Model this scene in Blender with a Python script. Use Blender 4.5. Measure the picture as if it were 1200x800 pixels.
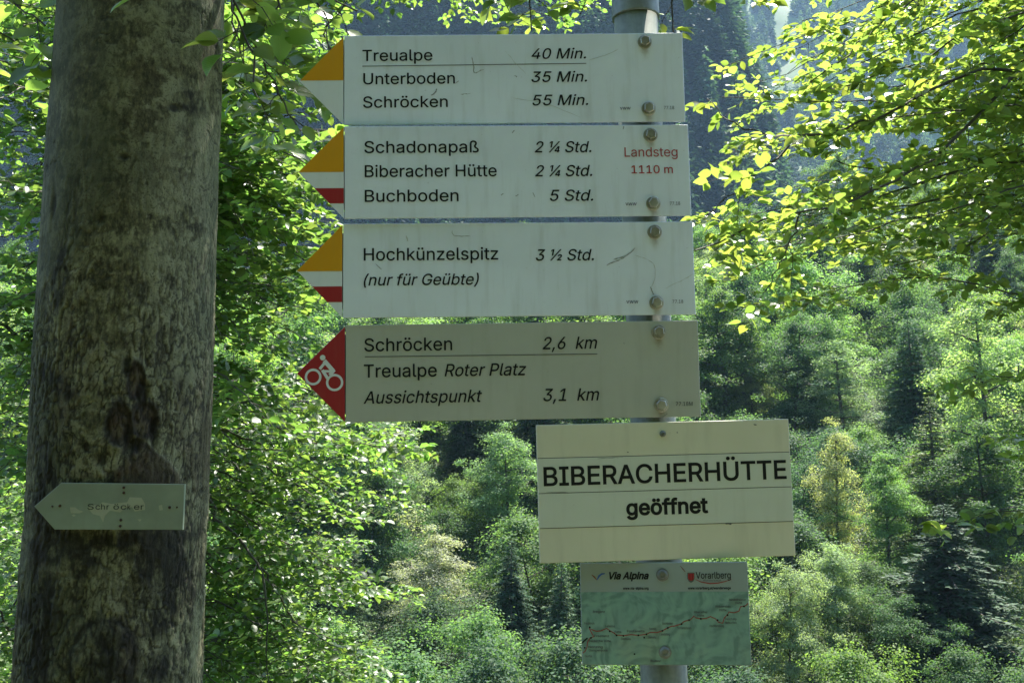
import bpy, math, random
import numpy as np
from mathutils import Matrix, Vector
from mathutils.geometry import delaunay_2d_cdt

for o in list(bpy.data.objects):
    bpy.data.objects.remove(o)
SC = bpy.context.scene
COL = SC.collection
rad = math.radians

# ------------------------------------------------------------------ camera
FPX = 1178.0                       # focal length in pixels of the 1200 px wide photograph
EYE = np.array([0.0, 0.0, 1.6])
PITCH, ROLL = rad(6.06), rad(-0.455)
_f = np.array([0, math.cos(PITCH), math.sin(PITCH)])
_u0 = np.array([0, -math.sin(PITCH), math.cos(PITCH)])
_r0 = np.array([1.0, 0, 0])
CR = _r0 * math.cos(ROLL) + _u0 * math.sin(ROLL)
CU = -_r0 * math.sin(ROLL) + _u0 * math.cos(ROLL)
CF = _f
cam_data = bpy.data.cameras.new("camera")
cam_data.sensor_width = 36.0
cam_data.sensor_fit = 'HORIZONTAL'
cam_data.lens = 36.0 * FPX / 1200.0
cam_data.clip_start = 0.05
cam_data.clip_end = 5000
cam = bpy.data.objects.new("camera", cam_data)
COL.objects.link(cam)
m = Matrix.Identity(4)
for i in range(3):
    m[i][0], m[i][1], m[i][2], m[i][3] = CR[i], CU[i], -CF[i], EYE[i]
cam.matrix_world = m
SC.camera = cam

# ------------------------------------------------------------------ sky and sun
SUN_EL, SUN_AZ = rad(61), rad(30)          # azimuth from +Y towards +X: ahead of the camera, a little right
SC.render.engine = 'CYCLES'
SC.view_settings.view_transform = 'Standard'
SC.view_settings.look = 'None'
SC.view_settings.exposure = 2.2
SC.view_settings.gamma = 1
SC.view_settings.use_curve_mapping = False
SC.cycles.max_bounces = 8
SC.cycles.diffuse_bounces = 4
SC.cycles.glossy_bounces = 2
SC.cycles.transmission_bounces = 6
SC.cycles.volume_bounces = 0
SC.cycles.caustics_reflective = False
SC.cycles.caustics_refractive = False
SC.cycles.sample_clamp_indirect = 4.0
world = bpy.data.worlds.new("World")
SC.world = world
world.use_nodes = True
wn = world.node_tree
sky = wn.nodes.new("ShaderNodeTexSky")
sky.sky_type = 'NISHITA'
sky.sun_disc = False
sky.sun_elevation = SUN_EL
sky.sun_rotation = SUN_AZ
sky.altitude = 1100
sky.air_density = 1.0
sky.dust_density = 1.5
wn.nodes["Background"].inputs["Strength"].default_value = 0.13
wn.links.new(sky.outputs[0], wn.nodes["Background"].inputs["Color"])
sd = bpy.data.lights.new("sun", 'SUN')
sd.energy = 5.0
sd.angle = rad(0.55)
sd.color = (1.0, 0.955, 0.87)
sun = bpy.data.objects.new("sun", sd)
COL.objects.link(sun)
SUN_DIR = Vector((math.sin(SUN_AZ) * math.cos(SUN_EL), math.cos(SUN_AZ) * math.cos(SUN_EL), math.sin(SUN_EL)))
sun.rotation_euler = SUN_DIR.to_track_quat('Z', 'Y').to_euler()
sun.location = (0, 0, 60)

# ------------------------------------------------------------------ helpers
def ray(px, py):
    return CF + CR * (px - 600) / FPX - CU * (py - 400) / FPX

def P(px, py, d):
    """point of the place seen at this pixel, d metres in front of the camera"""
    return EYE + ray(px, py) * d

def project(p):
    q = np.asarray(p) - EYE
    d = q @ CF
    return 600 + FPX * (q @ CR) / d, 400 - FPX * (q @ CU) / d

def nrm(v):
    v = np.asarray(v, float)
    return v / (np.linalg.norm(v) + 1e-12)

def _hash(x, y, z, seed):
    h = (x * 374761393 + y * 668265263 + z * 1274126177 + seed * 362437) & 0xffffffff
    h = ((h ^ (h >> 13)) * 1274126177) & 0xffffffff
    h = ((h ^ (h >> 15)) * 2246822519) & 0xffffffff
    h = h ^ (h >> 16)
    return (h & 0xffffff) / float(0xffffff)

def vnoise(x, y, z, seed=0):
    x, y, z = np.broadcast_arrays(np.asarray(x, float), np.asarray(y, float), np.asarray(z, float))
    xi, yi, zi = np.floor(x).astype(np.int64), np.floor(y).astype(np.int64), np.floor(z).astype(np.int64)
    fx, fy, fz = x - xi, y - yi, z - zi
    fx, fy, fz = [t * t * (3 - 2 * t) for t in (fx, fy, fz)]
    r = 0
    for a in (0, 1):
        for b in (0, 1):
            for c in (0, 1):
                w = (fx if a else 1 - fx) * (fy if b else 1 - fy) * (fz if c else 1 - fz)
                r = r + w * _hash(xi + a, yi + b, zi + c, seed)
    return r

def fbm(x, y, z, octv=4, seed=0, gain=0.5):
    s, a, t = 0, 1.0, 0
    for i in range(octv):
        s = s + a * vnoise(x * 2 ** i, y * 2 ** i, z * 2 ** i, seed + i * 17)
        t += a
        a *= gain
    return s / t

def sstep(a, b, x):
    t = np.clip((x - a) / (b - a), 0, 1)
    return t * t * (3 - 2 * t)

def mesh_np(name, verts, polys, smooth=False, uv=None, attrs=None):
    """polys: list of int arrays (N,3) / (N,4)"""
    me = bpy.data.meshes.new(name)
    verts = np.asarray(verts, np.float32)
    me.vertices.add(len(verts))
    me.vertices.foreach_set("co", verts.ravel())
    polys = [np.asarray(p, np.int32) for p in polys if len(p)]
    loops = np.concatenate([p.ravel() for p in polys])
    tot = np.concatenate([np.full(len(p), p.shape[1], np.int32) for p in polys])
    start = np.concatenate([[0], np.cumsum(tot)[:-1]]).astype(np.int32)
    me.loops.add(len(loops))
    me.loops.foreach_set("vertex_index", loops)
    me.polygons.add(len(tot))
    me.polygons.foreach_set("loop_start", start)
    me.polygons.foreach_set("loop_total", tot)
    me.polygons.foreach_set("use_smooth", np.full(len(tot), smooth, bool))
    if uv is not None:
        l = me.uv_layers.new(name="UVMap")
        l.data.foreach_set("uv", np.asarray(uv, np.float32)[loops].ravel())
    if attrs:
        for k, v in attrs.items():
            a = me.attributes.new(k, 'FLOAT', 'POINT')
            a.data.foreach_set("value", np.asarray(v, np.float32))
    me.update(calc_edges=True)
    me.validate()
    return me

class MB:
    """collects simple shapes into one mesh"""
    def __init__(s):
        s.v, s.f = [], []
    def add(s, vs, fs):
        b = len(s.v)
        s.v += [tuple(map(float, v)) for v in vs]
        s.f += [tuple(i + b for i in f) for f in fs]
        return s
    def prism(s, poly, y0, y1, bev=0.0):
        """polygon in x,z (counter-clockwise from the front) extruded from y0 (front) to y1 (back)"""
        n = len(poly)
        vs = []
        fs = []
        if bev > 0:
            c = np.mean(np.asarray(poly), axis=0)
            ins = []
            for i in range(n):
                a, b, d = [np.asarray(poly[(i + k) % n], float) for k in (-1, 0, 1)]
                e1, e2 = nrm(b - a), nrm(d - b)
                n1, n2 = np.array([-e1[1], e1[0]]), np.array([-e2[1], e2[0]])
                mm = nrm(n1 + n2)
                ins.append(b + mm * bev / max(0.3, mm @ n1))
            rings = [(ins, y0), (poly, y0 + bev), (poly, y1)]
        else:
            rings = [(poly, y0), (poly, y1)]
        for pl, y in rings:
            vs += [(p[0], y, p[1]) for p in pl]
        k = len(rings)
        fs.append(tuple(range(n)))
        for r in range(k - 1):
            for i in range(n):
                j = (i + 1) % n
                fs.append((r * n + i, (r + 1) * n + i, (r + 1) * n + j, r * n + j))
        fs.append(tuple((k - 1) * n + i for i in reversed(range(n))))
        return s.add(vs, fs)
    def stroke(s, pts, w, y):
        """flat ribbon through x,z points"""
        pts = [np.asarray(p, float) for p in pts]
        vs, fs = [], []
        for i, p in enumerate(pts):
            t = nrm(pts[min(i + 1, len(pts) - 1)] - pts[max(i - 1, 0)])
            nn = np.array([-t[1], t[0]])
            ww = w[i] if hasattr(w, '__len__') else w
            vs += [(p[0] + nn[0] * ww / 2, y, p[1] + nn[1] * ww / 2), (p[0] - nn[0] * ww / 2, y, p[1] - nn[1] * ww / 2)]
        for i in range(len(pts) - 1):
            fs.append((2 * i, 2 * i + 1, 2 * i + 3, 2 * i + 2))
        return s.add(vs, fs)
    def ring(s, c, r1, r0, y, n=28):
        vs, fs = [], []
        for i in range(n):
            a = 2 * math.pi * i / n
            for r in (r1, r0):
                vs.append((c[0] + r * math.cos(a), y, c[1] + r * math.sin(a)))
        for i in range(n):
            j = (i + 1) % n
            fs.append((2 * i, 2 * i + 1, 2 * j + 1, 2 * j))
        return s.add(vs, fs)
    def disc(s, c, r, y, n=18):
        vs = [(c[0] + r * math.cos(2 * math.pi * i / n), y, c[1] + r * math.sin(2 * math.pi * i / n)) for i in range(n)]
        return s.add(vs, [tuple(range(n))])
    def lathe(s, prof, n=32, axis='z', c=(0, 0, 0)):
        """prof: (r, h) pairs; axis z up or y (towards -y)"""
        vs, fs = [], []
        for r, h in prof:
            for i in range(n):
                a = 2 * math.pi * i / n
                x, q = r * math.cos(a), r * math.sin(a)
                vs.append((c[0] + x, c[1] + q, c[2] + h) if axis == 'z' else (c[0] + x, c[1] - h, c[2] + q))
        for k in range(len(prof) - 1):
            for i in range(n):
                j = (i + 1) % n
                fs.append((k * n + i, k * n + j, (k + 1) * n + j, (k + 1) * n + i))
        fs.append(tuple(reversed(range(n))))
        fs.append(tuple((len(prof) - 1) * n + i for i in range(n)))
        return s.add(vs, fs)
    def build(s, name, mat, parent=None, smooth=False):
        me = bpy.data.meshes.new(name)
        me.from_pydata(s.v, [], s.f)
        if smooth:
            me.polygons.foreach_set("use_smooth", [True] * len(me.polygons))
        me.update()
        return obj(name, me, mat, parent)

def obj(name, me, mat=None, parent=None):
    o = bpy.data.objects.new(name, me)
    COL.objects.link(o)
    if mat is not None and len(me.materials) == 0:
        me.materials.append(mat)
    if parent is not None:
        o.parent = parent
    return o

def tag(o, label=None, cat=None, group=None, kind=None):
    if label: o["label"] = label
    if cat: o["category"] = cat
    if group: o["group"] = group
    if kind: o["kind"] = kind
    return o

def thing(name, loc, label, cat, group=None, mat4=None):
    o = bpy.data.objects.new(name, None)
    o.empty_display_size = 0.1
    COL.objects.link(o)
    if mat4 is not None:
        o.matrix_world = mat4
    else:
        o.location = loc
    return tag(o, label, cat, group)

def tubes(paths, ns=6):
    """paths: list of (pts (k,3), radii (k,)) -> verts, quads"""
    V, Q, base = [], [], 0
    for pts, rr in paths:
        pts = np.asarray(pts, float)
        k = len(pts)
        t = np.gradient(pts, axis=0)
        t /= np.linalg.norm(t, axis=1, keepdims=True) + 1e-9
        ref = np.array([0, 0, 1.0]) if abs(t[0][2]) < 0.9 else np.array([1.0, 0, 0])
        a = np.cross(t, ref)
        a /= np.linalg.norm(a, axis=1, keepdims=True) + 1e-9
        b = np.cross(t, a)
        ang = np.arange(ns) * 2 * math.pi / ns
        ring = (a[:, None, :] * np.cos(ang)[None, :, None] + b[:, None, :] * np.sin(ang)[None, :, None]) * np.asarray(rr)[:, None, None]
        V.append((pts[:, None, :] + ring).reshape(-1, 3))
        i = np.arange(k - 1)[:, None] * ns
        j = np.arange(ns)[None, :]
        j2 = (j + 1) % ns
        Q.append(np.stack([base + i + j, base + i + j2, base + i + ns + j2, base + i + ns + j], -1).reshape(-1, 4))
        base += k * ns
    return np.concatenate(V), np.concatenate(Q)

def smooth_path(pts, n=24, jit=0.0, rng=None):
    """Catmull-Rom through the points, n samples"""
    pts = np.asarray(pts, float)
    ext = np.vstack([2 * pts[0] - pts[1], pts, 2 * pts[-1] - pts[-2]])
    seg = np.linalg.norm(np.diff(pts, axis=0), axis=1)
    cum = np.concatenate([[0], np.cumsum(seg)])
    s = np.linspace(0, cum[-1], n)
    out = []
    for x in s:
        i = min(len(pts) - 2, max(0, int(np.searchsorted(cum, x, side='right')) - 1))
        u = (x - cum[i]) / max(1e-9, seg[i])
        p0, p1, p2, p3 = ext[i], ext[i + 1], ext[i + 2], ext[i + 3]
        out.append(0.5 * (2 * p1 + (p2 - p0) * u + (2 * p0 - 5 * p1 + 4 * p2 - p3) * u * u + (3 * p1 - p0 - 3 * p2 + p3) * u ** 3))
    out = np.array(out)
    if jit and rng is not None:
        w = rng.normal(0, jit, out.shape)
        w[0] = 0
        out = out + w
    return out

# ------------------------------------------------------------------ materials
def newmat(name):
    mt = bpy.data.materials.new(name)
    mt.use_nodes = True
    nt = mt.node_tree
    b = nt.nodes["Principled BSDF"]
    return mt, nt, b

def N(nt, typ, **kw):
    n = nt.nodes.new(typ)
    for k, v in kw.items():
        setattr(n, k, v)
    return n

def ramp(nt, fac, stops):
    r = N(nt, "ShaderNodeValToRGB")
    els = r.color_ramp.elements
    while len(els) < len(stops):
        els.new(0.5)
    for e, (p, c) in zip(els, stops):
        e.position = p
        e.color = (*c, 1) if len(c) == 3 else c
    nt.links.new(fac, r.inputs[0])
    return r.outputs[0]

def noise(nt, scale, detail=4, rough=0.55, vec=None, dist=0.0):
    n = N(nt, "ShaderNodeTexNoise")
    n.inputs["Scale"].default_value = scale
    n.inputs["Detail"].default_value = detail
    n.inputs["Roughness"].default_value = rough
    n.inputs["Distortion"].default_value = dist
    if vec is not None:
        nt.links.new(vec, n.inputs["Vector"])
    return n.outputs["Fac"]

def mix(nt, fac, a, b, mode='MIX'):
    x = N(nt, "ShaderNodeMix", data_type='RGBA', blend_type=mode)
    for s, v in ((0, fac), (6, a), (7, b)):
        if hasattr(v, 'is_linked') or isinstance(v, bpy.types.NodeSocket):
            nt.links.new(v, x.inputs[s])
        elif s == 0:
            x.inputs[0].default_value = v
        else:
            x.inputs[s].default_value = (*v, 1)
    return x.outputs[2]

def math_(nt, op, a, b=None, c=None):
    x = N(nt, "ShaderNodeMath", operation=op)
    for i, v in enumerate((a, b, c)):
        if v is None: continue
        if isinstance(v, bpy.types.NodeSocket):
            nt.links.new(v, x.inputs[i])
        else:
            x.inputs[i].default_value = v
    return x.outputs[0]

def bump(nt, h, strength, dist=0.01, nrmin=None):
    b = N(nt, "ShaderNodeBump")
    b.inputs["Strength"].default_value = strength
    b.inputs["Distance"].default_value = dist
    nt.links.new(h, b.inputs["Height"])
    if nrmin is not None:
        nt.links.new(nrmin, b.inputs["Normal"])
    return b.outputs[0]

def leaf_mat(name, col=None, trans=(0.30, 0.42, 0.03), tmix=0.45, rough=0.38, spec=0.5, var=0.35, hue=0.03, veins=False, tmul=None, tint=None):
    """leaf: glossy upper surface plus light passing through the blade. col None = the object's own colour"""
    mt, nt, b = newmat(name)
    geo = N(nt, "ShaderNodeNewGeometry")
    rnd = geo.outputs["Random Per Island"]
    hs = N(nt, "ShaderNodeHueSaturation")
    if col is None:
        oi = N(nt, "ShaderNodeObjectInfo")
        nt.links.new(oi.outputs["Color"], hs.inputs["Color"])
    else:
        hs.inputs["Color"].default_value = (*col, 1)
    mr = N(nt, "ShaderNodeMapRange")
    nt.links.new(rnd, mr.inputs[0])
    mr.inputs[3].default_value = 1 - var
    mr.inputs[4].default_value = 1 + var
    nt.links.new(mr.outputs[0], hs.inputs["Value"])
    r2 = math_(nt, 'FRACT', math_(nt, 'MULTIPLY', rnd, 17.31))
    mh = N(nt, "ShaderNodeMapRange")
    nt.links.new(r2, mh.inputs[0])
    mh.inputs[3].default_value = 0.5 - hue
    mh.inputs[4].default_value = 0.5 + hue
    nt.links.new(mh.outputs[0], hs.inputs["Hue"])
    c = hs.outputs[0]
    if tint:
        at = N(nt, "ShaderNodeAttribute", attribute_name=tint)
        sc_ = N(nt, "ShaderNodeVectorMath", operation='SCALE')
        nt.links.new(c, sc_.inputs[0])
        nt.links.new(at.outputs["Fac"], sc_.inputs["Scale"])
        c = sc_.outputs[0]
    if veins:
        uvn = N(nt, "ShaderNodeUVMap")
        sp = N(nt, "ShaderNodeSeparateXYZ")
        nt.links.new(uvn.outputs[0], sp.inputs[0])
        au = math_(nt, 'ABSOLUTE', math_(nt, 'SUBTRACT', sp.outputs[0], 0.5))
        ph = math_(nt, 'SUBTRACT', math_(nt, 'MULTIPLY', sp.outputs[1], 9.0), math_(nt, 'MULTIPLY', au, 7.0))
        w = math_(nt, 'PINGPONG', ph, 0.5)
        side = math_(nt, 'MULTIPLY', math_(nt, 'LESS_THAN', w, 0.09), 0.55)
        midr = math_(nt, 'LESS_THAN', au, 0.022)
        vein = math_(nt, 'MAXIMUM', side, midr)
        c = mix(nt, math_(nt, 'MULTIPLY', vein, 0.45), c, (0.16, 0.20, 0.05))
        nt.links.new(bump(nt, w, 0.25, 0.002), b.inputs["Normal"])
    nt.links.new(c, b.inputs["Base Color"])
    b.inputs["Roughness"].default_value = rough
    b.inputs["Specular IOR Level"].default_value = spec
    tr = N(nt, "ShaderNodeBsdfTranslucent")
    if tmul is None:
        th = N(nt, "ShaderNodeHueSaturation")
        th.inputs["Color"].default_value = (*trans, 1)
        nt.links.new(mr.outputs[0], th.inputs["Value"])
        nt.links.new(mh.outputs[0], th.inputs["Hue"])
        nt.links.new(th.outputs[0], tr.inputs["Color"])
    else:
        nt.links.new(mix(nt, 1.0, c, tmul, 'MULTIPLY'), tr.inputs["Color"])
    ms = N(nt, "ShaderNodeMixShader")
    ms.inputs[0].default_value = tmix
    nt.links.new(b.outputs[0], ms.inputs[1])
    nt.links.new(tr.outputs[0], ms.inputs[2])
    nt.links.new(ms.outputs[0], nt.nodes["Material Output"].inputs["Surface"])
    return mt

M = {}
M['beech_leaf'] = leaf_mat("beech_leaf", (0.075, 0.125, 0.025), (0.33, 0.46, 0.065), 0.50, 0.33, 0.6, 0.38, 0.022, veins=True)
M['beech_leaf_far'] = leaf_mat("beech_leaf_small", (0.070, 0.125, 0.034), (0.22, 0.38, 0.055), 0.48, 0.42, 0.6, 0.38, 0.022)
M['tree_leaf'] = leaf_mat("tree_leaf", None, tmul=(2.0, 2.15, 1.0), tmix=0.44, rough=0.6, spec=0.14, var=0.26, hue=0.02)
M['needle'] = leaf_mat("needle", None, tmul=(1.5, 1.5, 0.9), tmix=0.25, rough=0.6, spec=0.15, var=0.35, hue=0.015)
M['needle_far'] = leaf_mat("needle_far", None, tint="tree_tint", tmul=(1.5, 1.5, 0.9), tmix=0.3, rough=0.7, spec=0.08, var=0.2, hue=0.01)
M['undergrowth'] = leaf_mat("undergrowth_leaf", (0.070, 0.120, 0.034), (0.18, 0.28, 0.05), 0.35, 0.55, 0.2, 0.45, 0.03)

def twig_mat():
    mt, nt, b = newmat("twig_bark")
    tc = N(nt, "ShaderNodeTexCoord")
    n = noise(nt, 9, 5, 0.6, tc.outputs["Object"])
    nt.links.new(ramp(nt, n, [(0.3, (0.030, 0.026, 0.020)), (0.62, (0.085, 0.078, 0.062)), (0.8, (0.15, 0.15, 0.125))]), b.inputs["Base Color"])
    b.inputs["Roughness"].default_value = 0.8
    nt.links.new(bump(nt, noise(nt, 60, 3, 0.6, tc.outputs["Object"]), 0.5, 0.004), b.inputs["Normal"])
    return mt
M['twig'] = twig_mat()

def trunk_far_mat():
    mt, nt, b = newmat("forest_bark")
    tc = N(nt, "ShaderNodeTexCoord")
    n = noise(nt, 3, 5, 0.6, tc.outputs["Object"])
    nt.links.new(ramp(nt, n, [(0.3, (0.035, 0.028, 0.02)), (0.7, (0.13, 0.115, 0.09))]), b.inputs["Base Color"])
    b.inputs["Roughness"].default_value = 0.9
    return mt
M['bark_far'] = trunk_far_mat()

def bark_mat():
    mt, nt, b = newmat("beech_bark")
    tc = N(nt, "ShaderNodeTexCoord")
    V = tc.outputs["Object"]
    mp = N(nt, "ShaderNodeMapping")
    mp.inputs["Scale"].default_value = (1, 1, 0.4)
    nt.links.new(V, mp.inputs[0])
    big = noise(nt, 7, 5, 0.6, V)
    fine = noise(nt, 120, 6, 0.7, mp.outputs[0])
    spk = noise(nt, 240, 3, 0.6, V)
    base = ramp(nt, big, [(0.30, (0.060, 0.053, 0.026)), (0.5, (0.100, 0.096, 0.050)), (0.70, (0.146, 0.144, 0.084))])
    base = mix(nt, 0.75, base, ramp(nt, fine, [(0.33, (0.18, 0.16, 0.13)), (0.5, (0.9, 0.9, 0.88)), (0.66, (1.9, 1.9, 1.8))]), 'MULTIPLY')
    mot = noise(nt, 62, 8, 0.82, V)
    base = mix(nt, 0.8, base, ramp(nt, mot, [(0.38, (0.30, 0.27, 0.23)), (0.46, (0.75, 0.72, 0.68)), (0.53, (1.05, 1.02, 0.95)), (0.60, (1.75, 1.7, 1.5))]), 'MULTIPLY')
    def attr(k):
        a = N(nt, "ShaderNodeAttribute", attribute_name=k)
        return a.outputs["Fac"]
    # pale crusty lichen, green-grey algae film, brown weathered scars, black wet streaks
    lich = math_(nt, 'MULTIPLY', attr("lichen"), ramp(nt, spk, [(0.32, (0, 0, 0)), (0.5, (1, 1, 1))]))
    base = mix(nt, math_(nt, 'MULTIPLY', lich, 0.85), base, (0.25, 0.24, 0.135))
    base = mix(nt, math_(nt, 'MULTIPLY', attr("algae"), 0.65), base, (0.046, 0.054, 0.028))
    base = mix(nt, math_(nt, 'MULTIPLY', attr("scar"), 0.85), base, (0.048, 0.029, 0.016))
    base = mix(nt, math_(nt, 'MULTIPLY', attr("stain"), 0.84), base, (0.009, 0.008, 0.006))
    base = mix(nt, math_(nt, 'MULTIPLY', attr("crack"), 0.8), base, (0.012, 0.010, 0.007))
    nt.links.new(base, b.inputs["Base Color"])
    b.inputs["Roughness"].default_value = 0.88
    b.inputs["Specular IOR Level"].default_value = 0.3
    n1 = bump(nt, fine, 0.55, 0.005)
    nt.links.new(bump(nt, spk, 0.35, 0.002, n1), b.inputs["Normal"])
    return mt
M['bark'] = bark_mat()

def ground_mat():
    mt, nt, b = newmat("forest_floor")
    tc = N(nt, "ShaderNodeTexCoord")
    V = tc.outputs["Object"]
    a = noise(nt, 0.12, 6, 0.6, V)
    c = noise(nt, 2.2, 6, 0.65, V)
    col = ramp(nt, a, [(0.35, (0.022, 0.038, 0.012)), (0.5, (0.034, 0.064, 0.016)), (0.65, (0.050, 0.050, 0.025))])
    col = mix(nt, 0.7, col, ramp(nt, c, [(0.3, (0.4, 0.4, 0.4)), (0.7, (1.5, 1.5, 1.4))]), 'MULTIPLY')
    nt.links.new(col, b.inputs["Base Color"])
    b.inputs["Roughness"].default_value = 0.95
    nt.links.new(bump(nt, c, 0.8, 0.3), b.inputs["Normal"])
    return mt
M['ground'] = ground_mat()

def hill_mat(name, c1, c2, c3, sc=0.02):
    mt, nt, b = newmat(name)
    tc = N(nt, "ShaderNodeTexCoord")
    a = noise(nt, sc, 6, 0.6, tc.outputs["Object"])
    nt.links.new(ramp(nt, a, [(0.38, c1), (0.5, c2), (0.62, c3)]), b.inputs["Base Color"])
    b.inputs["Roughness"].default_value = 0.95
    return mt
M['hill_dark'] = hill_mat("wooded_hillside", (0.012, 0.020, 0.012), (0.018, 0.030, 0.016), (0.032, 0.04, 0.03))
M['meadow'] = hill_mat("alpine_meadow", (0.038, 0.075, 0.020), (0.055, 0.105, 0.026), (0.075, 0.095, 0.045))

def path_mat():
    mt, nt, b = newmat("gravel_path")
    tc = N(nt, "ShaderNodeTexCoord")
    V = tc.outputs["Object"]
    v = N(nt, "ShaderNodeTexVoronoi")
    v.inputs["Scale"].default_value = 45
    nt.links.new(V, v.inputs["Vector"])
    col = mix(nt, 0.6, ramp(nt, noise(nt, 3, 5, 0.6, V), [(0.3, (0.10, 0.085, 0.06)), (0.7, (0.26, 0.24, 0.20))]), v.outputs["Color"], 'OVERLAY')
    nt.links.new(col, b.inputs["Base Color"])
    b.inputs["Roughness"].default_value = 0.95
    nt.links.new(bump(nt, v.outputs["Distance"], 0.6, 0.02), b.inputs["Normal"])
    return mt
M['path'] = path_mat()

def steel_mat(name, c1, c2, rough=0.5, metal=0.6):
    mt, nt, b = newmat(name)
    tc = N(nt, "ShaderNodeTexCoord")
    mp = N(nt, "ShaderNodeMapping")
    mp.inputs["Scale"].default_value = (1, 1, 0.22)
    nt.links.new(tc.outputs["Object"], mp.inputs[0])
    n = noise(nt, 26, 6, 0.65, mp.outputs[0])
    n2 = noise(nt, 120, 3, 0.6, tc.outputs["Object"])
    col = ramp(nt, n, [(0.32, c1), (0.66, c2)])
    col = mix(nt, 0.35, col, ramp(nt, n2, [(0.3, (0.5, 0.5, 0.5)), (0.7, (1.3, 1.3, 1.3))]), 'MULTIPLY')
    nt.links.new(col, b.inputs["Base Color"])
    b.inputs["Metallic"].default_value = metal
    rr = N(nt, "ShaderNodeMapRange")
    nt.links.new(n, rr.inputs[0])
    rr.inputs[3].default_value = rough - 0.12
    rr.inputs[4].default_value = rough + 0.2
    nt.links.new(rr.outputs[0], b.inputs["Roughness"])
    nt.links.new(bump(nt, n2, 0.12, 0.002), b.inputs["Normal"])
    return mt
M['pole'] = steel_mat("galvanised_steel", (0.12, 0.135, 0.10), (0.27, 0.295, 0.225), 0.6, 0.1)
M['cap'] = steel_mat("pole_cap_metal", (0.10, 0.125, 0.115), (0.21, 0.245, 0.23), 0.5, 0.2)
M['bolt'] = steel_mat("weathered_bolt", (0.22, 0.21, 0.16), (0.52, 0.52, 0.46), 0.36, 0.6)
M['button'] = steel_mat("button_bolt", (0.10, 0.11, 0.095), (0.24, 0.26, 0.23), 0.4, 0.4)
M['rusty'] = steel_mat("rusty_nail", (0.025, 0.015, 0.010), (0.09, 0.045, 0.025), 0.8, 0.2)

def paint_mat(name, col, rough=0.42, dirt=0.35, rust=(), warm=0.0, blot=0.25):
    """painted sheet metal with a thin film of dirt, faint run-off and rust bleeding below the bolts (local x, z)"""
    mt, nt, b = newmat(name)
    tc = N(nt, "ShaderNodeTexCoord")
    V = tc.outputs["Object"]
    big = noise(nt, 6, 5, 0.6, V)
    mp = N(nt, "ShaderNodeMapping")
    mp.inputs["Scale"].default_value = (1, 1, 0.12)
    nt.links.new(V, mp.inputs[0])
    streak = noise(nt, 55, 4, 0.6, mp.outputs[0])
    spk = noise(nt, 170, 4, 0.7, V)
    c = mix(nt, blot, (*col,), ramp(nt, big, [(0.3, tuple(x * 0.72 for x in col)), (0.7, tuple(min(1, x * 1.12) for x in col))]))
    c = mix(nt, math_(nt, 'MULTIPLY', ramp(nt, streak, [(0.52, (0, 0, 0)), (0.8, (1, 1, 1))]), dirt * 0.5), c, (0.22, 0.22, 0.15))
    c = mix(nt, math_(nt, 'MULTIPLY', ramp(nt, spk, [(0.66, (0, 0, 0)), (0.74, (1, 1, 1))]), dirt), c, (0.16, 0.155, 0.11))
    sp = N(nt, "ShaderNodeSeparateXYZ")
    nt.links.new(V, sp.inputs[0])
    wob = math_(nt, 'MULTIPLY', math_(nt, 'SUBTRACT', noise(nt, 120, 3, 0.6, V), 0.5), 0.010)
    for rx, rz, ln in rust:
        dx = math_(nt, 'ADD', math_(nt, 'SUBTRACT', sp.outputs[0], rx), wob)
        dz = math_(nt, 'SUBTRACT', rz, sp.outputs[2])
        gx = math_(nt, 'POWER', 2.718, math_(nt, 'MULTIPLY', math_(nt, 'MULTIPLY', dx, dx), -1 / (0.0045 ** 2)))
        up = N(nt, "ShaderNodeMapRange", interpolation_type='SMOOTHSTEP')
        nt.links.new(dz, up.inputs[0])
        up.inputs[1].default_value = -0.010
        up.inputs[2].default_value = 0.004
        dn = N(nt, "ShaderNodeMapRange", interpolation_type='SMOOTHSTEP')
        nt.links.new(dz, dn.inputs[0])
        dn.inputs[1].default_value = ln
        dn.inputs[2].default_value = 0.004
        f = math_(nt, 'MULTIPLY', math_(nt, 'MULTIPLY', gx, up.outputs[0]), dn.outputs[0])
        c = mix(nt, math_(nt, 'MULTIPLY', f, 0.6), c, (0.17, 0.11, 0.055))
    nt.links.new(c, b.inputs["Base Color"])
    b.inputs["Specular IOR Level"].default_value = 0.35
    rr = N(nt, "ShaderNodeMapRange")
    nt.links.new(big, rr.inputs[0])
    rr.inputs[3].default_value = rough - 0.06
    rr.inputs[4].default_value = rough + 0.14
    nt.links.new(rr.outputs[0], b.inputs["Roughness"])
    nt.links.new(bump(nt, noise(nt, 9, 3, 0.5, V), 0.12, 0.004), b.inputs["Normal"])
    return mt
WHITE = (0.68, 0.75, 0.82)
M['yellow'] = paint_mat("yellow_film", (0.62, 0.30, 0.012), 0.35, 0.2, blot=0.35)
M['white_film'] = paint_mat("white_film", (0.66, 0.71, 0.72), 0.38, 0.3)
M['red'] = paint_mat("red_film", (0.33, 0.022, 0.028), 0.35, 0.2, blot=0.35)
M['hut_warm'] = paint_mat("cream_board", (0.61, 0.605, 0.45), 0.5, 0.35)
M['hut_grey'] = paint_mat("grey_white_strip", (0.56, 0.60, 0.50), 0.5, 0.3)
M['old_board'] = paint_mat("weathered_board", (0.25, 0.285, 0.20), 0.62, 0.9, blot=1.0)
M['old_flake'] = paint_mat("flaked_paint", (0.36, 0.365, 0.25), 0.7, 0.6)

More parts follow.
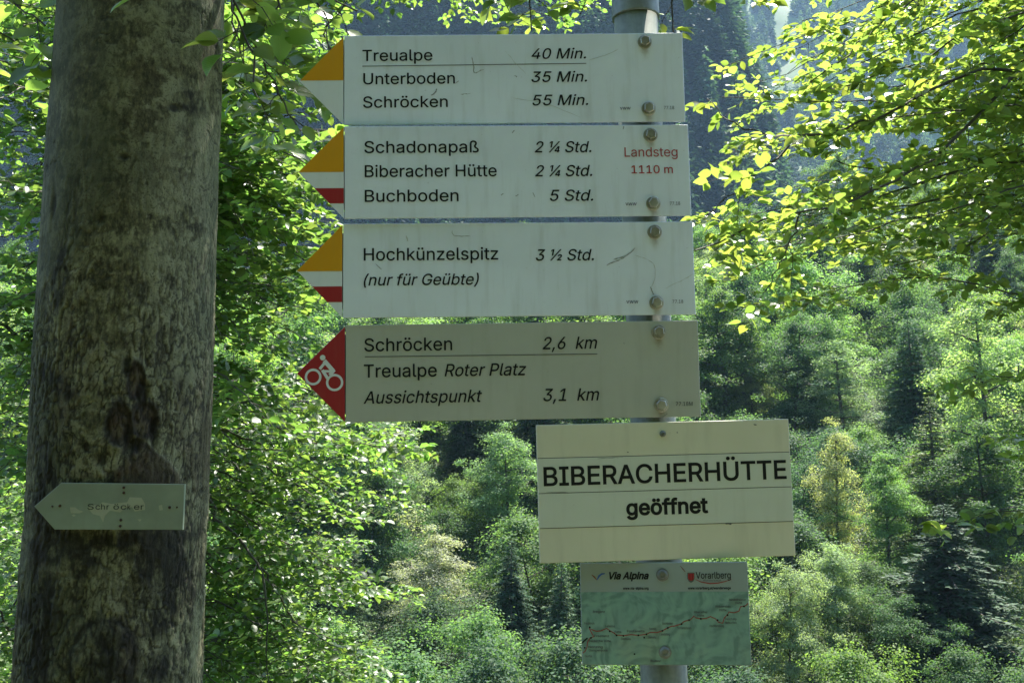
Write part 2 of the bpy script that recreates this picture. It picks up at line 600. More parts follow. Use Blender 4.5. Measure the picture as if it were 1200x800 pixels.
def flat_mat(name, col, rough=0.5):
    mt, nt, b = newmat(name)
    tc = N(nt, "ShaderNodeTexCoord")
    n = noise(nt, 60, 4, 0.6, tc.outputs["Object"])
    nt.links.new(mix(nt, 0.5, col, ramp(nt, n, [(0.3, tuple(x * 0.6 for x in col)), (0.7, tuple(min(1, x * 1.3) for x in col))])), b.inputs["Base Color"])
    b.inputs["Roughness"].default_value = rough
    b.inputs["Specular IOR Level"].default_value = 0.15
    return mt
M['ink'] = flat_mat("black_lettering", (0.012, 0.014, 0.014), 0.45)
M['ink_grey'] = flat_mat("grey_line", (0.10, 0.105, 0.10))
M['scuff_dark'] = flat_mat("worn_lettering", (0.055, 0.06, 0.045))
M['scratch'] = flat_mat("scuff", (0.27, 0.29, 0.27))
M['smear'] = flat_mat("faint_scuff", (0.45, 0.48, 0.45))
M['red_ink'] = flat_mat("red_lettering", (0.36, 0.035, 0.035))
M['blue_ink'] = flat_mat("blue_print", (0.05, 0.12, 0.38))
M['brown_ink'] = flat_mat("brown_print", (0.20, 0.09, 0.05))
M['route'] = flat_mat("route_red", (0.30, 0.07, 0.06))
M['dark_back'] = flat_mat("dark_backing", (0.05, 0.052, 0.05))

def map_mat():
    mt, nt, b = newmat("printed_relief_map")
    tc = N(nt, "ShaderNodeTexCoord")
    V = tc.outputs["Object"]
    n = N(nt, "ShaderNodeTexNoise")
    n.inputs["Scale"].default_value = 30
    n.inputs["Distortion"].default_value = 1.2
    n.inputs["Detail"].default_value = 6
    nt.links.new(V, n.inputs["Vector"])
    mp = N(nt, "ShaderNodeMapping")
    mp.inputs["Location"].default_value = (0.0035, 0, -0.0035)
    nt.links.new(V, mp.inputs[0])
    n2 = N(nt, "ShaderNodeTexNoise")
    n2.inputs["Scale"].default_value = 30
    n2.inputs["Distortion"].default_value = 1.2
    n2.inputs["Detail"].default_value = 6
    nt.links.new(mp.outputs[0], n2.inputs["Vector"])
    relief = math_(nt, 'ADD', math_(nt, 'MULTIPLY', math_(nt, 'SUBTRACT', n.outputs["Fac"], n2.outputs["Fac"]), 3.0), 0.5)
    a = noise(nt, 9, 4, 0.6, V)
    col = ramp(nt, a, [(0.35, (0.16, 0.30, 0.255)), (0.55, (0.185, 0.32, 0.27)), (0.7, (0.23, 0.325, 0.24))])  # print colours darkened to stand in for the dimmer light down there
    col = mix(nt, 0.75, col, ramp(nt, relief, [(0.2, (0.62, 0.66, 0.66)), (0.5, (1, 1, 1)), (0.8, (1.2, 1.18, 1.1))]), 'MULTIPLY')
    nt.links.new(col, b.inputs["Base Color"])
    b.inputs["Roughness"].default_value = 0.42
    b.inputs["Specular IOR Level"].default_value = 0.35
    return mt
M['map'] = map_mat()
M['map_head'] = paint_mat("map_header", (0.27, 0.33, 0.31), 0.42, 0.2)  # header tone darkened too, imitating the weaker light near the ground

# ------------------------------------------------------------------ ground
PROF_D = np.array([-400, -60, -30, -6, -2.5, 4.0, 6.0, 12, 25, 33, 40, 50, 75, 110, 130, 165, 230, 330, 420.0])
PROF_Z = np.array([260, 46, 21, 1.2, 0.0, 0.0, -0.9, -4.6, -10.5, -10.0, -7.6, -4.6, 1.6, 11.5, 17.0, 21, 24, 40, 60.0])  # unseen bank behind the camera is raised to block low sky light

def ground_z(x, y):
    x = np.asarray(x, float)
    y = np.asarray(y, float)
    big = (fbm(x / 38 + 7.3, y / 38, 0.5, 3, 3) - 0.5)
    yy = y + big * 16 * sstep(18, 45, y) * (1 - sstep(200, 300, y))
    z = np.interp(yy, PROF_D, PROF_Z)
    z = z + 17 * sstep(8, 75, x) * sstep(70, 135, y) * (1 - sstep(170, 230, y))
    z = z + (fbm(x / 9, y / 9, 1.5, 3, 9) - 0.5) * 1.8 * sstep(5, 25, np.abs(y))
    z = z + (fbm(x / 2.0, y / 2.0, 2.5, 3, 12) - 0.5) * 0.16 * sstep(2.0, 6, np.abs(y))
    return z

def ground_hit(px, py, d0=20.0, d1=200.0):
    r = ray(px, py)
    d = np.linspace(d0, d1, 900)
    p = EYE[None, :] + r[None, :] * d[:, None]
    g = ground_z(p[:, 0], p[:, 1])
    below = np.nonzero(p[:, 2] <= g)[0]
    i = below[0] if len(below) else len(d) - 1
    q = p[i].copy()
    q[2] = ground_z(q[0], q[1])
    return q, d[i]

def grid_mesh(name, xs, ys, zf, mat, smooth=True):
    X, Y = np.meshgrid(xs, ys)
    Z = zf(X, Y)
    v = np.stack([X, Y, Z], -1).reshape(-1, 3)
    nx, ny = len(xs), len(ys)
    i = np.arange(ny - 1)[:, None] * nx
    j = np.arange(nx - 1)[None, :]
    q = np.stack([i + j, i + j + 1, i + nx + j + 1, i + nx + j], -1).reshape(-1, 4)
    return obj(name, mesh_np(name, v, [q], smooth), mat)

def spaced(lo, hi, a, b, step, far):
    return np.unique(np.concatenate([np.arange(lo, a, far), np.arange(a, b, step), np.arange(b, hi + far, far)]))

ground = grid_mesh("ground", spaced(-420, 420, -110, 110, 1.6, 12), np.unique(np.concatenate([spaced(-380, 0, -60, 0, 2, 16), np.arange(0, 8, 0.4), np.arange(8, 150, 1.3), np.arange(150, 420, 8)])), ground_z, M['ground'])
tag(ground, kind='structure')

# gravel footpath the signpost stands beside (behind the photographer's feet, seen only from the side)
_px = np.linspace(-30, 30, 121)
_pv, _pq = [], []
for i, x in enumerate(_px):
    c = -0.4 + 0.5 * math.sin(x * 0.11)
    for k, w in enumerate((-0.9, -0.45, 0.0, 0.45, 0.9)):
        yy = c + w
        _pv.append((x, yy, float(ground_z(x, yy)) + 0.03 - 0.02 * abs(w)))
for i in range(len(_px) - 1):
    for k in range(4):
        a = i * 5 + k
        _pq.append((a, a + 5, a + 6, a + 1))
tag(obj("path", mesh_np("path", _pv, [_pq], True), M['path']), kind='structure')

# far wooded mountainside in its own shade, falling away to the right
def hill_z(x, y):
    edge = 92 + 10 * (fbm(y / 40, 0.3, 0.7, 3, 31) - 0.5)
    ridge = sstep(edge + 55, edge - 25, x)
    z = 30 + np.maximum(0, y - 285) * 1.9
    z = z + (fbm(x / 45, y / 45, 0.2, 4, 33) - 0.5) * 46
    return z * ridge - (1 - ridge) * 60
hill = grid_mesh("hill", np.arange(-420, 190, 7.0), np.arange(285, 560, 7.0), hill_z, M['hill_dark'])
tag(hill, kind='structure')

# the sunlit mountain further back with an open strip of meadow
def mount_z(x, y):
    z = 30 + np.maximum(0, y - 470) * 0.86 + (fbm(x / 70, y / 70, 0.9, 4, 41) - 0.5) * 55
    return z
mountain = grid_mesh("mountain", np.arange(-200, 720, 14.0), np.arange(470, 1150, 14.0), mount_z, M['meadow'])
tag(mountain, kind='structure')

# the air of the valley
def haze_mat():
    mt = bpy.data.materials.new("valley_air")
    mt.use_nodes = True
    nt = mt.node_tree
    nt.nodes.remove(nt.nodes["Principled BSDF"])
    pv = N(nt, "ShaderNodeVolumePrincipled")
    pv.inputs["Color"].default_value = (0.46, 0.72, 1.0, 1)
    pv.inputs["Density"].default_value = 0.00017
    pv.inputs["Anisotropy"].default_value = 0.0
    nt.links.new(pv.outputs[0], nt.nodes["Material Output"].inputs["Volume"])
    return mt
hz = bpy.data.meshes.new("haze")
_x0, _x1, _y0, _y1, _z0, _z1 = -445, 740, -405, 1175, -75, 680
hz.from_pydata([(x, y, z) for z in (_z0, _z1) for y in (_y0, _y1) for x in (_x0, _x1)], [],
               [(0, 2, 3, 1), (4, 5, 7, 6), (0, 1, 5, 4), (2, 6, 7, 3), (0, 4, 6, 2), (1, 3, 7, 5)])
haze = obj("haze", hz, haze_mat())
tag(haze, kind='stuff')

# ------------------------------------------------------------------ trees of the slope
def leaf_quads(pos, dirs, nors, size, ratio=0.55):
    """diamond blades: verts and quads"""
    dirs = dirs - nors * np.sum(dirs * nors, 1, keepdims=True)
    dirs /= np.linalg.norm(dirs, axis=1, keepdims=True) + 1e-9
    side = np.cross(nors, dirs)
    s = np.asarray(size)[:, None]
    a = pos
    b = pos + dirs * s * 0.45 + side * s * ratio * 0.5
    c = pos + dirs * s
    d = pos + dirs * s * 0.45 - side * s * ratio * 0.5
    v = np.stack([a, b, c, d], 1).reshape(-1, 3)
    q = np.arange(len(pos) * 4).reshape(-1, 4)
    return v, q

def unit(a):
    return a / (np.linalg.norm(a, axis=1, keepdims=True) + 1e-9)

def broadleaf(seed, H=10.0, W=6.0, nl=17, leaves=300, leaf=0.125, form='round', low=0.12):
    rng = np.random.default_rng(seed)
    wood, cl = [], []
    bend = rng.normal(0, 0.25, (4, 2))
    tz = np.linspace(0, 0.93 * H, 12)
    tx = np.interp(tz, np.linspace(0, H, 4), np.cumsum(bend[:, 0]) * 0.6)
    ty = np.interp(tz, np.linspace(0, H, 4), np.cumsum(bend[:, 1]) * 0.6)
    tx -= tx[0]; ty -= ty[0]
    tp = np.stack([tx, ty, tz], 1)
    wood.append((tp, np.interp(tz, [0, H], [0.012 * H, 0.002 * H])))
    for i in range(nl):
        h = low + (0.95 - low) * ((i + rng.random()) / nl)
        hh = (h - low) / (1 - low)
        if form == 'round':
            pr = math.sin(math.pi * min(1, max(0.02, hh ** 0.8 * 0.9 + 0.08))) ** 0.6
        elif form == 'cone':
            pr = (1 - hh) ** 0.6 * 0.9 + 0.12
        else:
            pr = (0.6 + 0.4 * math.sin(math.pi * hh)) * (1 - 0.55 * hh ** 2.5)
        L = W / 2 * pr * rng.choice([0.55, 0.8, 1.0, 1.3]) * rng.uniform(0.8, 1.2)
        az = i * 2.399 + rng.normal(0, 0.6)
        el = rng.uniform(0.1, 0.7) + 0.4 * hh
        base = np.array([np.interp(h * H, tz, tx), np.interp(h * H, tz, ty), h * H * 0.93])
        dr = np.array([math.cos(az) * math.cos(el), math.sin(az) * math.cos(el), math.sin(el)])
        pts = [base]
        for k in range(1, 6):
            d2 = dr + rng.normal(0, 0.20, 3) + np.array([0, 0, -0.11 * k])
            pts.append(pts[-1] + nrm(d2) * L / 5)
        pts = np.array(pts)
        wood.append((pts, np.linspace(0.006, 0.0015, 6) * H))
        arms = [(pts, L)]
        for k in range(int(rng.integers(2, 5))):
            j = int(rng.integers(1, 5))
            sd = nrm(np.cross(dr, [0, 0, 1.0])) * rng.choice([-1, 1])
            d2 = nrm(dr * 0.6 + sd * rng.uniform(0.4, 1.0) + np.array([0, 0, rng.uniform(-0.1, 0.6)]))
            l2 = L * rng.uniform(0.3, 0.6)
            q = np.array([pts[j] + d2 * l2 * t + np.array([0, 0, -0.12 * l2 * t * t]) for t in (0, 0.35, 0.7, 1.0)])
            wood.append((q, np.linspace(0.003, 0.001, 4) * H))
            arms.append((q, l2))
        for ap, al in arms:
            nc = max(1, int(round(al / 0.75)))
            for k in range(nc):
                t = (k + 0.75 + rng.random() * 0.5) / (nc + 0.25)
                xq = np.linspace(0, 1, len(ap))
                c = np.array([np.interp(min(t, 1), xq, ap[:, a]) for a in range(3)]) + rng.normal(0, 0.24, 3) * al
                cl.append((c, rng.uniform(0.26, 0.60), nrm([dr[0], dr[1], 0.0])))
    for k in range(int(H * 1.6)):
        zt = H * (low + (0.92 - low) * rng.random() ** 0.8)
        a_ = rng.uniform(0, 6.28)
        cl.append((np.array([np.interp(zt, tz, tx), np.interp(zt, tz, ty), zt]) + np.array([math.cos(a_), math.sin(a_), 0]) * rng.uniform(0.25, 0.8), rng.uniform(0.3, 0.5), np.array([math.cos(a_), math.sin(a_), 0])))
    for k in range(4):
        cl.append((tp[-1] + rng.normal(0, 0.25, 3) + np.array([0, 0, 0.25 * k]), 0.38, np.array([0, 0, 1.0])))
    Pp, Dd, Nn, Ss = [], [], [], []
    for c, s, outw in cl:
        n = int(leaves * rng.uniform(0.5, 1.25) * (s / 0.5) ** 1.4)
        g = rng.normal(0, 1, (n, 3))
        g = g / (np.linalg.norm(g, axis=1, keepdims=True) + 1e-6) * (rng.random((n, 1)) ** 0.5) * 1.4
        g *= np.array([s * 1.1, s * 1.1, s * 0.68]) * np.exp(rng.normal(0, 0.22, (n, 1)))
        g[:, 2] -= 0.30 * (g[:, 0] * outw[0] + g[:, 1] * outw[1])
        Pp.append(c + g)
        Dd.append(unit(outw * 0.8 + rng.normal(0, 0.8, (n, 3)) + np.array([0, 0, -0.25])))
        Nn.append(unit(np.array([0, 0, 0.75]) + outw * 0.25 + unit(g) * 0.65 + rng.normal(0, 0.45, (n, 3))))
        Ss.append(leaf * rng.uniform(0.55, 1.4, n))
    v, q = leaf_quads(np.concatenate(Pp), np.concatenate(Dd), np.concatenate(Nn), np.concatenate(Ss), 0.62)
    wv, wq = tubes(wood, 5)
    return mesh_np("trunk", wv, [wq], True), mesh_np("crown", v, [q], False)

def conifer(seed, H=12.0, W=4.6, whorls=30, per=7, dens=1.0, droop=0.55, nl=0.30, low=0.06):
    rng = np.random.default_rng(seed)
    tz = np.linspace(0, H, 10)
    lean = rng.normal(0, 0.12, 2)
    tp = np.stack([lean[0] * (tz / H) ** 2, lean[1] * (tz / H) ** 2, tz], 1)
    wood = [(tp, np.interp(tz, [0, H], [0.014 * H, 0.0012 * H]))]
    Pp, Dd, Nn, Ss = [], [], [], []
    for w in range(whorls):
        f = low + (0.985 - low) * ((w + rng.random() * 0.5) / whorls) ** 0.92
        z0 = f * H
        R = W / 2 * ((1 - f) ** 0.82) * (0.9 + 0.1 * math.sin(w * 1.7)) + 0.10
        pn = max(4, int(per * (0.6 + 0.5 * (1 - f))))
        for k in range(pn):
            az = 2 * math.pi * (k + rng.random() * 0.7) / pn + w * 1.1
            z0 = f * H + rng.normal(0, 0.13)
            L = R * rng.uniform(0.62, 1.14)
            o2 = np.array([math.cos(az), math.sin(az), 0])
            sd = np.array([-o2[1], o2[0], 0])
            rise = 0.30 * f + 0.05
            t = np.linspace(0, 1, 6)
            zz = rise * t * L - droop * L * t ** 1.6 + 0.22 * L * t ** 4 * droop
            pts = o2[None, :] * (t * L)[:, None] + np.array([0, 0, z0]) + zz[:, None] * np.array([0, 0, 1.0])
            pts[:, :2] += lean * f ** 2
            if L > 0.6:
                wood.append((pts, np.linspace(0.0028, 0.0008, 6) * H))
            n = max(4, int(L / 0.13 * dens))
            ts = np.sort(rng.uniform(0.12, 1.0, n))
            base = np.stack([np.interp(ts, t, pts[:, a]) for a in range(3)], 1)
            for sgn in (-1, 1):
                tl = (0.34 * L * (1 - ts) ** 0.6 + 0.12) * rng.uniform(0.6, 1.2, n)
                d = unit(o2 * 0.75 + sd * sgn * 0.8 + rng.normal(0, 0.2, (n, 3)) + np.array([0, 0, -0.35]))
                for q_ in (0.0, 0.5):
                    Pp.append(base + d * (tl * q_)[:, None])
                    Dd.append(d + rng.normal(0, 0.15, (n, 3)) + np.array([0, 0, -0.25 * q_]))
                    Nn.append(unit(np.array([0, 0, 0.9]) + rng.normal(0, 0.5, (n, 3))))
                    Ss.append(np.maximum(0.12, np.minimum(nl * 1.4, tl * 0.75)) * rng.uniform(0.8, 1.2, n))
    v, q = leaf_quads(np.concatenate(Pp), unit(np.concatenate(Dd)), np.concatenate(Nn), np.concatenate(Ss), 0.36)
    wv, wq = tubes(wood, 5)
    return mesh_np("trunk", wv, [wq], True), mesh_np("crown", v, [q], False)

KINDS = {
    'round': [broadleaf(101, 9, 6.4), broadleaf(102, 9, 5.8, nl=15), broadleaf(103, 9, 7.0, nl=19), broadleaf(104, 8.5, 6.6, nl=16)],
    'tall': [broadleaf(111, 12, 5.4, nl=21, form='col'), broadleaf(112, 12, 5.0, nl=19, form='col'), broadleaf(113, 12, 5.8, nl=20, form='col')],
    'feather': [broadleaf(121, 11, 5.4, nl=24, leaves=190, leaf=0.115, form='cone', low=0.08), broadleaf(122, 11, 5.0, nl=22, leaves=180, leaf=0.115, form='cone', low=0.06)],
    'spruce': [conifer(131, W=5.4, whorls=40, dens=1.8, per=9, nl=0.22), conifer(132, W=4.8, whorls=42, dens=1.8, per=9, nl=0.22), conifer(133, W=5.8, whorls=38, droop=0.7, dens=1.8, per=9, nl=0.22)],
    'larch': [conifer(141, W=5.2, whorls=38, per=8, dens=1.6, droop=0.35, nl=0.18), conifer(142, W=5.8, whorls=38, per=8, dens=1.5, droop=0.4, nl=0.18)],
    'bush': [broadleaf(151, 4, 5.0, nl=12, leaves=290, leaf=0.105, low=0.04), broadleaf(152, 4, 4.4, nl=11, leaves=290, leaf=0.105, low=0.03)],
}
KH = {'round': 9, 'tall': 12, 'feather': 11, 'spruce': 12, 'larch': 12, 'bush': 4}
KW = {'round': 6.4, 'tall': 4.8, 'feather': 4.8, 'spruce': 5.2, 'larch': 5.4, 'bush': 4.8}
KNAME = {'round': 'broadleaf_tree', 'tall': 'broadleaf_tree', 'feather': 'pale_tree', 'spruce': 'spruce_tree', 'larch': 'larch_tree', 'bush': 'bush'}
KCAT = {'round': 'tree', 'tall': 'tree', 'feather': 'tree', 'spruce': 'tree', 'larch': 'tree', 'bush': 'bush'}
trng = random.Random(5)
PLACED = []

def forest_tree(pos, kind, sz, sxy, col, label, group, variant=None, vary=0.13):
    ms = KINDS[kind]
    t, c = ms[(variant if variant is not None else trng.randrange(9)) % len(ms)]
    r = thing(KNAME[kind], (pos[0], pos[1], pos[2] - 0.15), label, KCAT[kind], group)
    r.rotation_euler = (trng.gauss(0, 0.02), trng.gauss(0, 0.02), trng.uniform(0, 6.28))
    r.scale = (sxy, sxy, sz)
    obj("trunk", t, M['bark_far'], r)
    k = obj("crown", c, M['needle'] if kind in ('spruce', 'larch') else M['tree_leaf'], r)
    br = trng.uniform(1 - vary, 1 + vary)
    k.color = (*[min(0.5, c_ * 1.45 * br * j_) for c_, j_ in zip(col, (trng.uniform(0.88, 1.06), 1.0, trng.uniform(0.9, 1.3)))], 1)
    PLACED.append((pos[0], pos[1]))
    return r

C_PALE = (0.165, 0.185, 0.100)
C_OLIVE = (0.078, 0.098, 0.046)
C_BRIGHT = (0.085, 0.138, 0.036)
C_MID = (0.064, 0.104, 0.036)
C_DEEP = (0.042, 0.074, 0.031)
C_SPRUCE = (0.033, 0.056, 0.022)
C_YEL = (0.140, 0.158, 0.074)
# single trees one can point at in the photograph: (px centre, py top, py foot, width px, kind, colour, label)
FEATURED = [
    (985, 498, 668, 70, 'feather', C_PALE, "slender pale feathery tree just right of the hut notice board"),
    (992, 398, 540, 100, 'feather', (0.12, 0.16, 0.08), "wide pale grey-green tree above and right of the hut notice board"),
    (1078, 368, 560, 92, 'spruce', (0.045, 0.085, 0.035), "pointed green spruce standing highest in the right-hand wood"),
    (1098, 462, 655, 118, 'larch', C_OLIVE, "brownish olive conifer in the middle of the right-hand wood"),
    (1042, 535, 690, 78, 'tall', C_BRIGHT, "bright green leafy tree between pale tree and olive conifer"),
    (1112, 590, 775, 150, 'spruce', C_SPRUCE, "big dark spruce standing low in the right-hand wood"),
    (880, 418, 520, 62, 'feather', C_YEL, "small yellowish tree right behind the bike sign's end"),
    (985, 645, 775, 92, 'round', (0.14, 0.175, 0.085), "fluffy pale round tree right of the map panel"),
    (925, 668, 812, 84, 'round', C_YEL, "fluffy yellow-green tree touching the map panel's right edge"),
    (1060, 700, 800, 96, 'round', C_DEEP, "dark bushy tree at the foot of the right-hand wood"),
    (508, 622, 742, 92, 'feather', (0.185, 0.20, 0.14), "small whitish tree with bare-looking twigs below the bike sign"),
    (598, 632, 770, 62, 'spruce', (0.030, 0.062, 0.028), "small dark spruce left of the map panel"),
    (655, 655, 800, 62, 'spruce', (0.05, 0.09, 0.035), "slim green conifer beside the map panel's left edge"),
    (590, 505, 640, 110, 'round', (0.10, 0.15, 0.06), "bright round tree tucked against the hut notice board's left edge"),
    (544, 440, 590, 70, 'spruce', C_SPRUCE, "thin dark spruce with a bare stem under the bike sign"),
    (1160, 500, 690, 110, 'tall', C_DEEP, "tall dark leafy tree at the right edge of the wood"),
    (850, 330, 520, 92, 'tall', C_MID, "tall mid green tree behind the right end of the signs"),
    (930, 372, 520, 96, 'round', C_DEEP, "dark round tree between the sign ends and the pale trees"),
]
FEAT = []
for px, py0, py1, wpx, kind, col, label in FEATURED:
    b, d = ground_hit(px, py1)
    h = (py1 - py0) * d / FPX * 1.02
    w = wpx * d / FPX * (1.4 if kind == 'spruce' else 1.12)
    forest_tree(b, kind, h / KH[kind], w / KW[kind], col, label, None, vary=0.0)
    FEAT.append((px, py0, py1, wpx, d))

# the rest of the wood, thinned to what can be seen from here
ZN = [("left of the big trunk", -1e9, 60), ("behind the big trunk", 60, 240), ("between the big trunk and the signs", 240, 400), ("behind the signs", 400, 830), ("right of the signs", 830, 1e9)]
tries = 0
NTREE = 0
while NTREE < 330 and tries < 16000:
    tries += 1
    y = trng.uniform(34, 136)
    x = trng.uniform(-0.60, 0.60) * y
    if any((x - a) ** 2 + (y - b) ** 2 < (2.4 + 0.012 * y) ** 2 for a, b in PLACED):
        continue
    z = float(ground_z(x, y))
    px, py = project((x, y, z))
    if 1085 < px < 1215 and 690 < py < 830:
        continue
    if py > 930:
        continue
    if any(y < fd and abs(px - fx) < 0.5 * fw + 1.6 * FPX / y and py - 11.0 * FPX / y < b1 - 0.40 * (b1 - b0) for fx, b0, b1, fw, fd in FEAT):
        front = True
        lim = min(py - (b1 - 0.30 * (b1 - b0)) for fx, b0, b1, fw, fd in FEAT if y < fd and abs(px - fx) < 0.5 * fw + 1.6 * FPX / y) * y / FPX
        if lim < 0.9:
            continue
    else:
        front = False
    r_ = trng.random()
    low = y < 62
    if px > 830:
        kind = 'spruce' if r_ < 0.09 else 'larch' if r_ < 0.13 else 'tall' if r_ < 0.40 else 'feather' if r_ < 0.55 else 'round'
    else:
        kind = 'spruce' if r_ < 0.07 else 'larch' if r_ < 0.10 else 'tall' if r_ < 0.38 else 'feather' if r_ < 0.50 else 'round'
    if front or low and trng.random() < 0.16:
        kind = 'bush'
    h = {'spruce': 13, 'larch': 12, 'tall': 13, 'feather': 11.5, 'round': 10.8, 'bush': 4.4}[kind] * trng.uniform(0.65, 1.15)
    if y < 50 and kind != 'bush':
        h *= 0.72
    if front:
        h = min(h, lim)
    s = h / KH[kind]
    cols = {'spruce': [C_SPRUCE, (0.034, 0.066, 0.03), (0.045, 0.08, 0.034)], 'larch': [C_OLIVE, (0.06, 0.10, 0.04)], 'tall': [C_MID, C_DEEP, C_BRIGHT],
            'feather': [C_PALE, (0.12, 0.165, 0.075), C_YEL], 'round': [C_MID, C_BRIGHT, C_DEEP, (0.10, 0.155, 0.055)], 'bush': [C_BRIGHT, C_DEEP, C_MID]}[kind]
    ci = trng.randrange(len(cols))
    zone = next(n for n, a, b in ZN if a <= px < b)
    hgt = "low on the slope" if y < 58 else "halfway up the slope" if y < 92 else "high on the slope"
    shade = {'spruce': ["dark", "deep green", "green"], 'larch': ["olive", "soft green"], 'tall': ["tall mid green", "tall dark", "tall bright green"],
             'feather': ["pale feathery", "grey-green feathery", "yellowish feathery"], 'round': ["round mid green", "round bright", "round dark", "round light green"],
             'bush': ["bright green", "dark green", "mid green"]}[kind][ci]
    noun = {'spruce': "spruce", 'larch': "larch-like conifer", 'tall': "broadleaf tree", 'feather': "tree", 'round': "broadleaf tree", 'bush': "bush"}[kind]
    lab = f"{shade} {noun} {hgt} {zone}"
    forest_tree((x, y, z), kind, s, (max(s, 0.75) if front else s) * trng.uniform(1.0, 1.35), cols[ci], lab, f"{noun}s {hgt} {zone}")
    NTREE += 1

# unseen trees added behind the camera to cut the sky light on the signs
for i in range(20):
    x = -21 + 2.2 * i + trng.uniform(-0.8, 0.8)
    y = -6.5 - 3.5 * (i % 3) + trng.uniform(-1, 1)
    kind = 'round' if i % 2 else 'tall'
    forest_tree((x, y, float(ground_z(x, y))), kind, trng.uniform(1.15, 1.5), trng.uniform(1.0, 1.3), C_MID, "unseen broadleaf tree added behind the camera to block sky light", "unseen trees added behind the camera")

# shrubs, ferns and tall herbs between the trees, uncountable
def undergrowth():
    rng = np.random.default_rng(77)
    Pp, Dd, Nn, Ss = [], [], [], []
    nc = 9000
    y = rng.uniform(24, 130, nc * 2)
    x = rng.uniform(-0.62, 0.62, nc * 2) * y
    keep = rng.random(nc * 2) < np.clip(60 / y, 0.25, 1)
    x, y = x[keep], y[keep]
    z = ground_z(x, y)
    for a, b, c in zip(x, y, z):
        n = int(rng.integers(26, 60))
        s = rng.uniform(0.35, 1.5)
        g = rng.normal(0, 0.55, (n, 3)) * np.array([s, s, s * 0.45])
        g[:, 2] = np.abs(g[:, 2]) + 0.05
        Pp.append(np.array([a, b, c]) + g)
        Dd.append(unit(rng.normal(0, 1, (n, 3))))
        Nn.append(unit(np.array([0, 0, 1.0]) + rng.normal(0, 0.55, (n, 3))))
        Ss.append(rng.uniform(0.08, 0.20, n))
    v, q = leaf_quads(np.concatenate(Pp), np.concatenate(Dd), np.concatenate(Nn), np.concatenate(Ss), 0.6)
    return mesh_np("undergrowth", v, [q])
tag(obj("undergrowth", undergrowth(), M['undergrowth']), "low green undergrowth covering the ground of the far slope", "undergrowth", kind='stuff')

# the far woods that read as one mass
def far_wood(name, label, xs, ys, zf, n, seed, hmin, hmax, col, keep=None):
    rng = np.random.default_rng(seed)
    tv = []
    for k in range(4):
        Pp, Dd, Nn, Ss = [], [], [], []
        for i in range(170):
            f = 1 - math.sqrt(rng.random())
            f = min(0.97, f + 0.03)
            R = 0.15 * (1 - f) ** 0.85
            az = rng.uniform(0, 2 * math.pi)
            o2 = np.array([math.cos(az), math.sin(az), 0])
            Pp.append(o2 * R * rng.uniform(0.15, 0.75) + np.array([0, 0, f]))
            Dd.append(nrm(o2 + np.array([0, 0, -0.55]) + rng.normal(0, 0.25, 3)))
            Nn.append(nrm(np.array([0, 0, 1.0]) + o2 * 0.4 + rng.normal(0, 0.35, 3)))
            Ss.append(0.05 + R * 0.75)
        tv.append(leaf_quads(np.array(Pp), np.array(Dd), np.array(Nn), np.array(Ss), 0.55)[0])
    V, TN = [], []
    x = rng.uniform(*xs, n)
    y = rng.uniform(*ys, n)
    z = zf(x, y)
    for i in range(n):
        if keep is not None and not keep(x[i], y[i], z[i]):
            continue
        h = rng.uniform(hmin, hmax)
        a = rng.uniform(0, 6.28)
        t = tv[i % 4]
        c, s = math.cos(a), math.sin(a)
        w = h * rng.uniform(0.85, 1.25)
        V.append(np.stack([(t[:, 0] * c - t[:, 1] * s) * w + x[i], (t[:, 0] * s + t[:, 1] * c) * w + y[i], t[:, 2] * h + z[i] - 0.4], 1))
        TN.append(np.full(len(t), rng.choice([0.5, 0.75, 1.0, 1.3, 1.7])))
    V = np.concatenate(V)
    o = obj(name, mesh_np(name, V, [np.arange(len(V)).reshape(-1, 4)], False, None, {"tree_tint": np.concatenate(TN)}), M['needle_far'])
    o.color = (*col, 1)
    return tag(o, label, "wood", kind='stuff')

def seen(x, y, z):
    px, py = project((x, y, z))
    return -140 < px < 1340 and -260 < py < 520
far_wood("conifer_forest", "dark blue-green conifer forest on the shaded far mountainside", (-280, 140), (288, 470), hill_z, 4200, 91, 15, 27, (0.034, 0.070, 0.032),
         lambda x, y, z: z > 10 and seen(x, y, z))
def not_meadow(x, y, z):
    px, py = project((x, y, z))
    if trng.random() < 0.12:
        return seen(x, y, z)
    return seen(x, y, z) and not (903 + 0.05 * py < px < 934 + 0.10 * py and py < 120)
far_wood("mountain_forest", "hazy grey-green forest on the sunlit mountain behind", (40, 560), (500, 960), mount_z, 3200, 92, 16, 28, (0.050, 0.090, 0.042), not_meadow)

# ------------------------------------------------------------------ beech foliage
_rows = [(0.0, 0.0), (0.14, 0.215), (0.36, 0.345), (0.60, 0.325), (0.82, 0.18), (1.0, 0.0)]
def _leaf_tpl(rows):
    v, uv, q, t = [], [], [], []
    v.append((0, 0, 0)); uv.append((0.5, 0))
    prev = None
    for k, (y, w) in enumerate(rows[1:-1]):
        b = len(v)
        curl = -0.10 * y * y
        for sx in (-1, 0, 1):
            v.append((sx * w, y, (abs(sx) * w * 0.28) + curl))
            uv.append((0.5 + sx * w * 1.5, y))
        if prev is None:
            t += [(0, b + 1, b), (0, b + 2, b + 1)]
        else:
            q += [(prev, prev + 1, b + 1, b), (prev + 1, prev + 2, b + 2, b + 1)]
        prev = b
    e = len(v)
    v.append((0, 1.0, -0.13)); uv.append((0.5, 1))
    t += [(prev, prev + 1, e), (prev + 1, prev + 2, e)]
    return np.array(v), np.array(uv), np.array(q), np.array(t)
TPL_HI = _leaf_tpl(_rows)
TPL_LO = _leaf_tpl([(0, 0), (0.30, 0.33), (0.70, 0.28), (1, 0)])

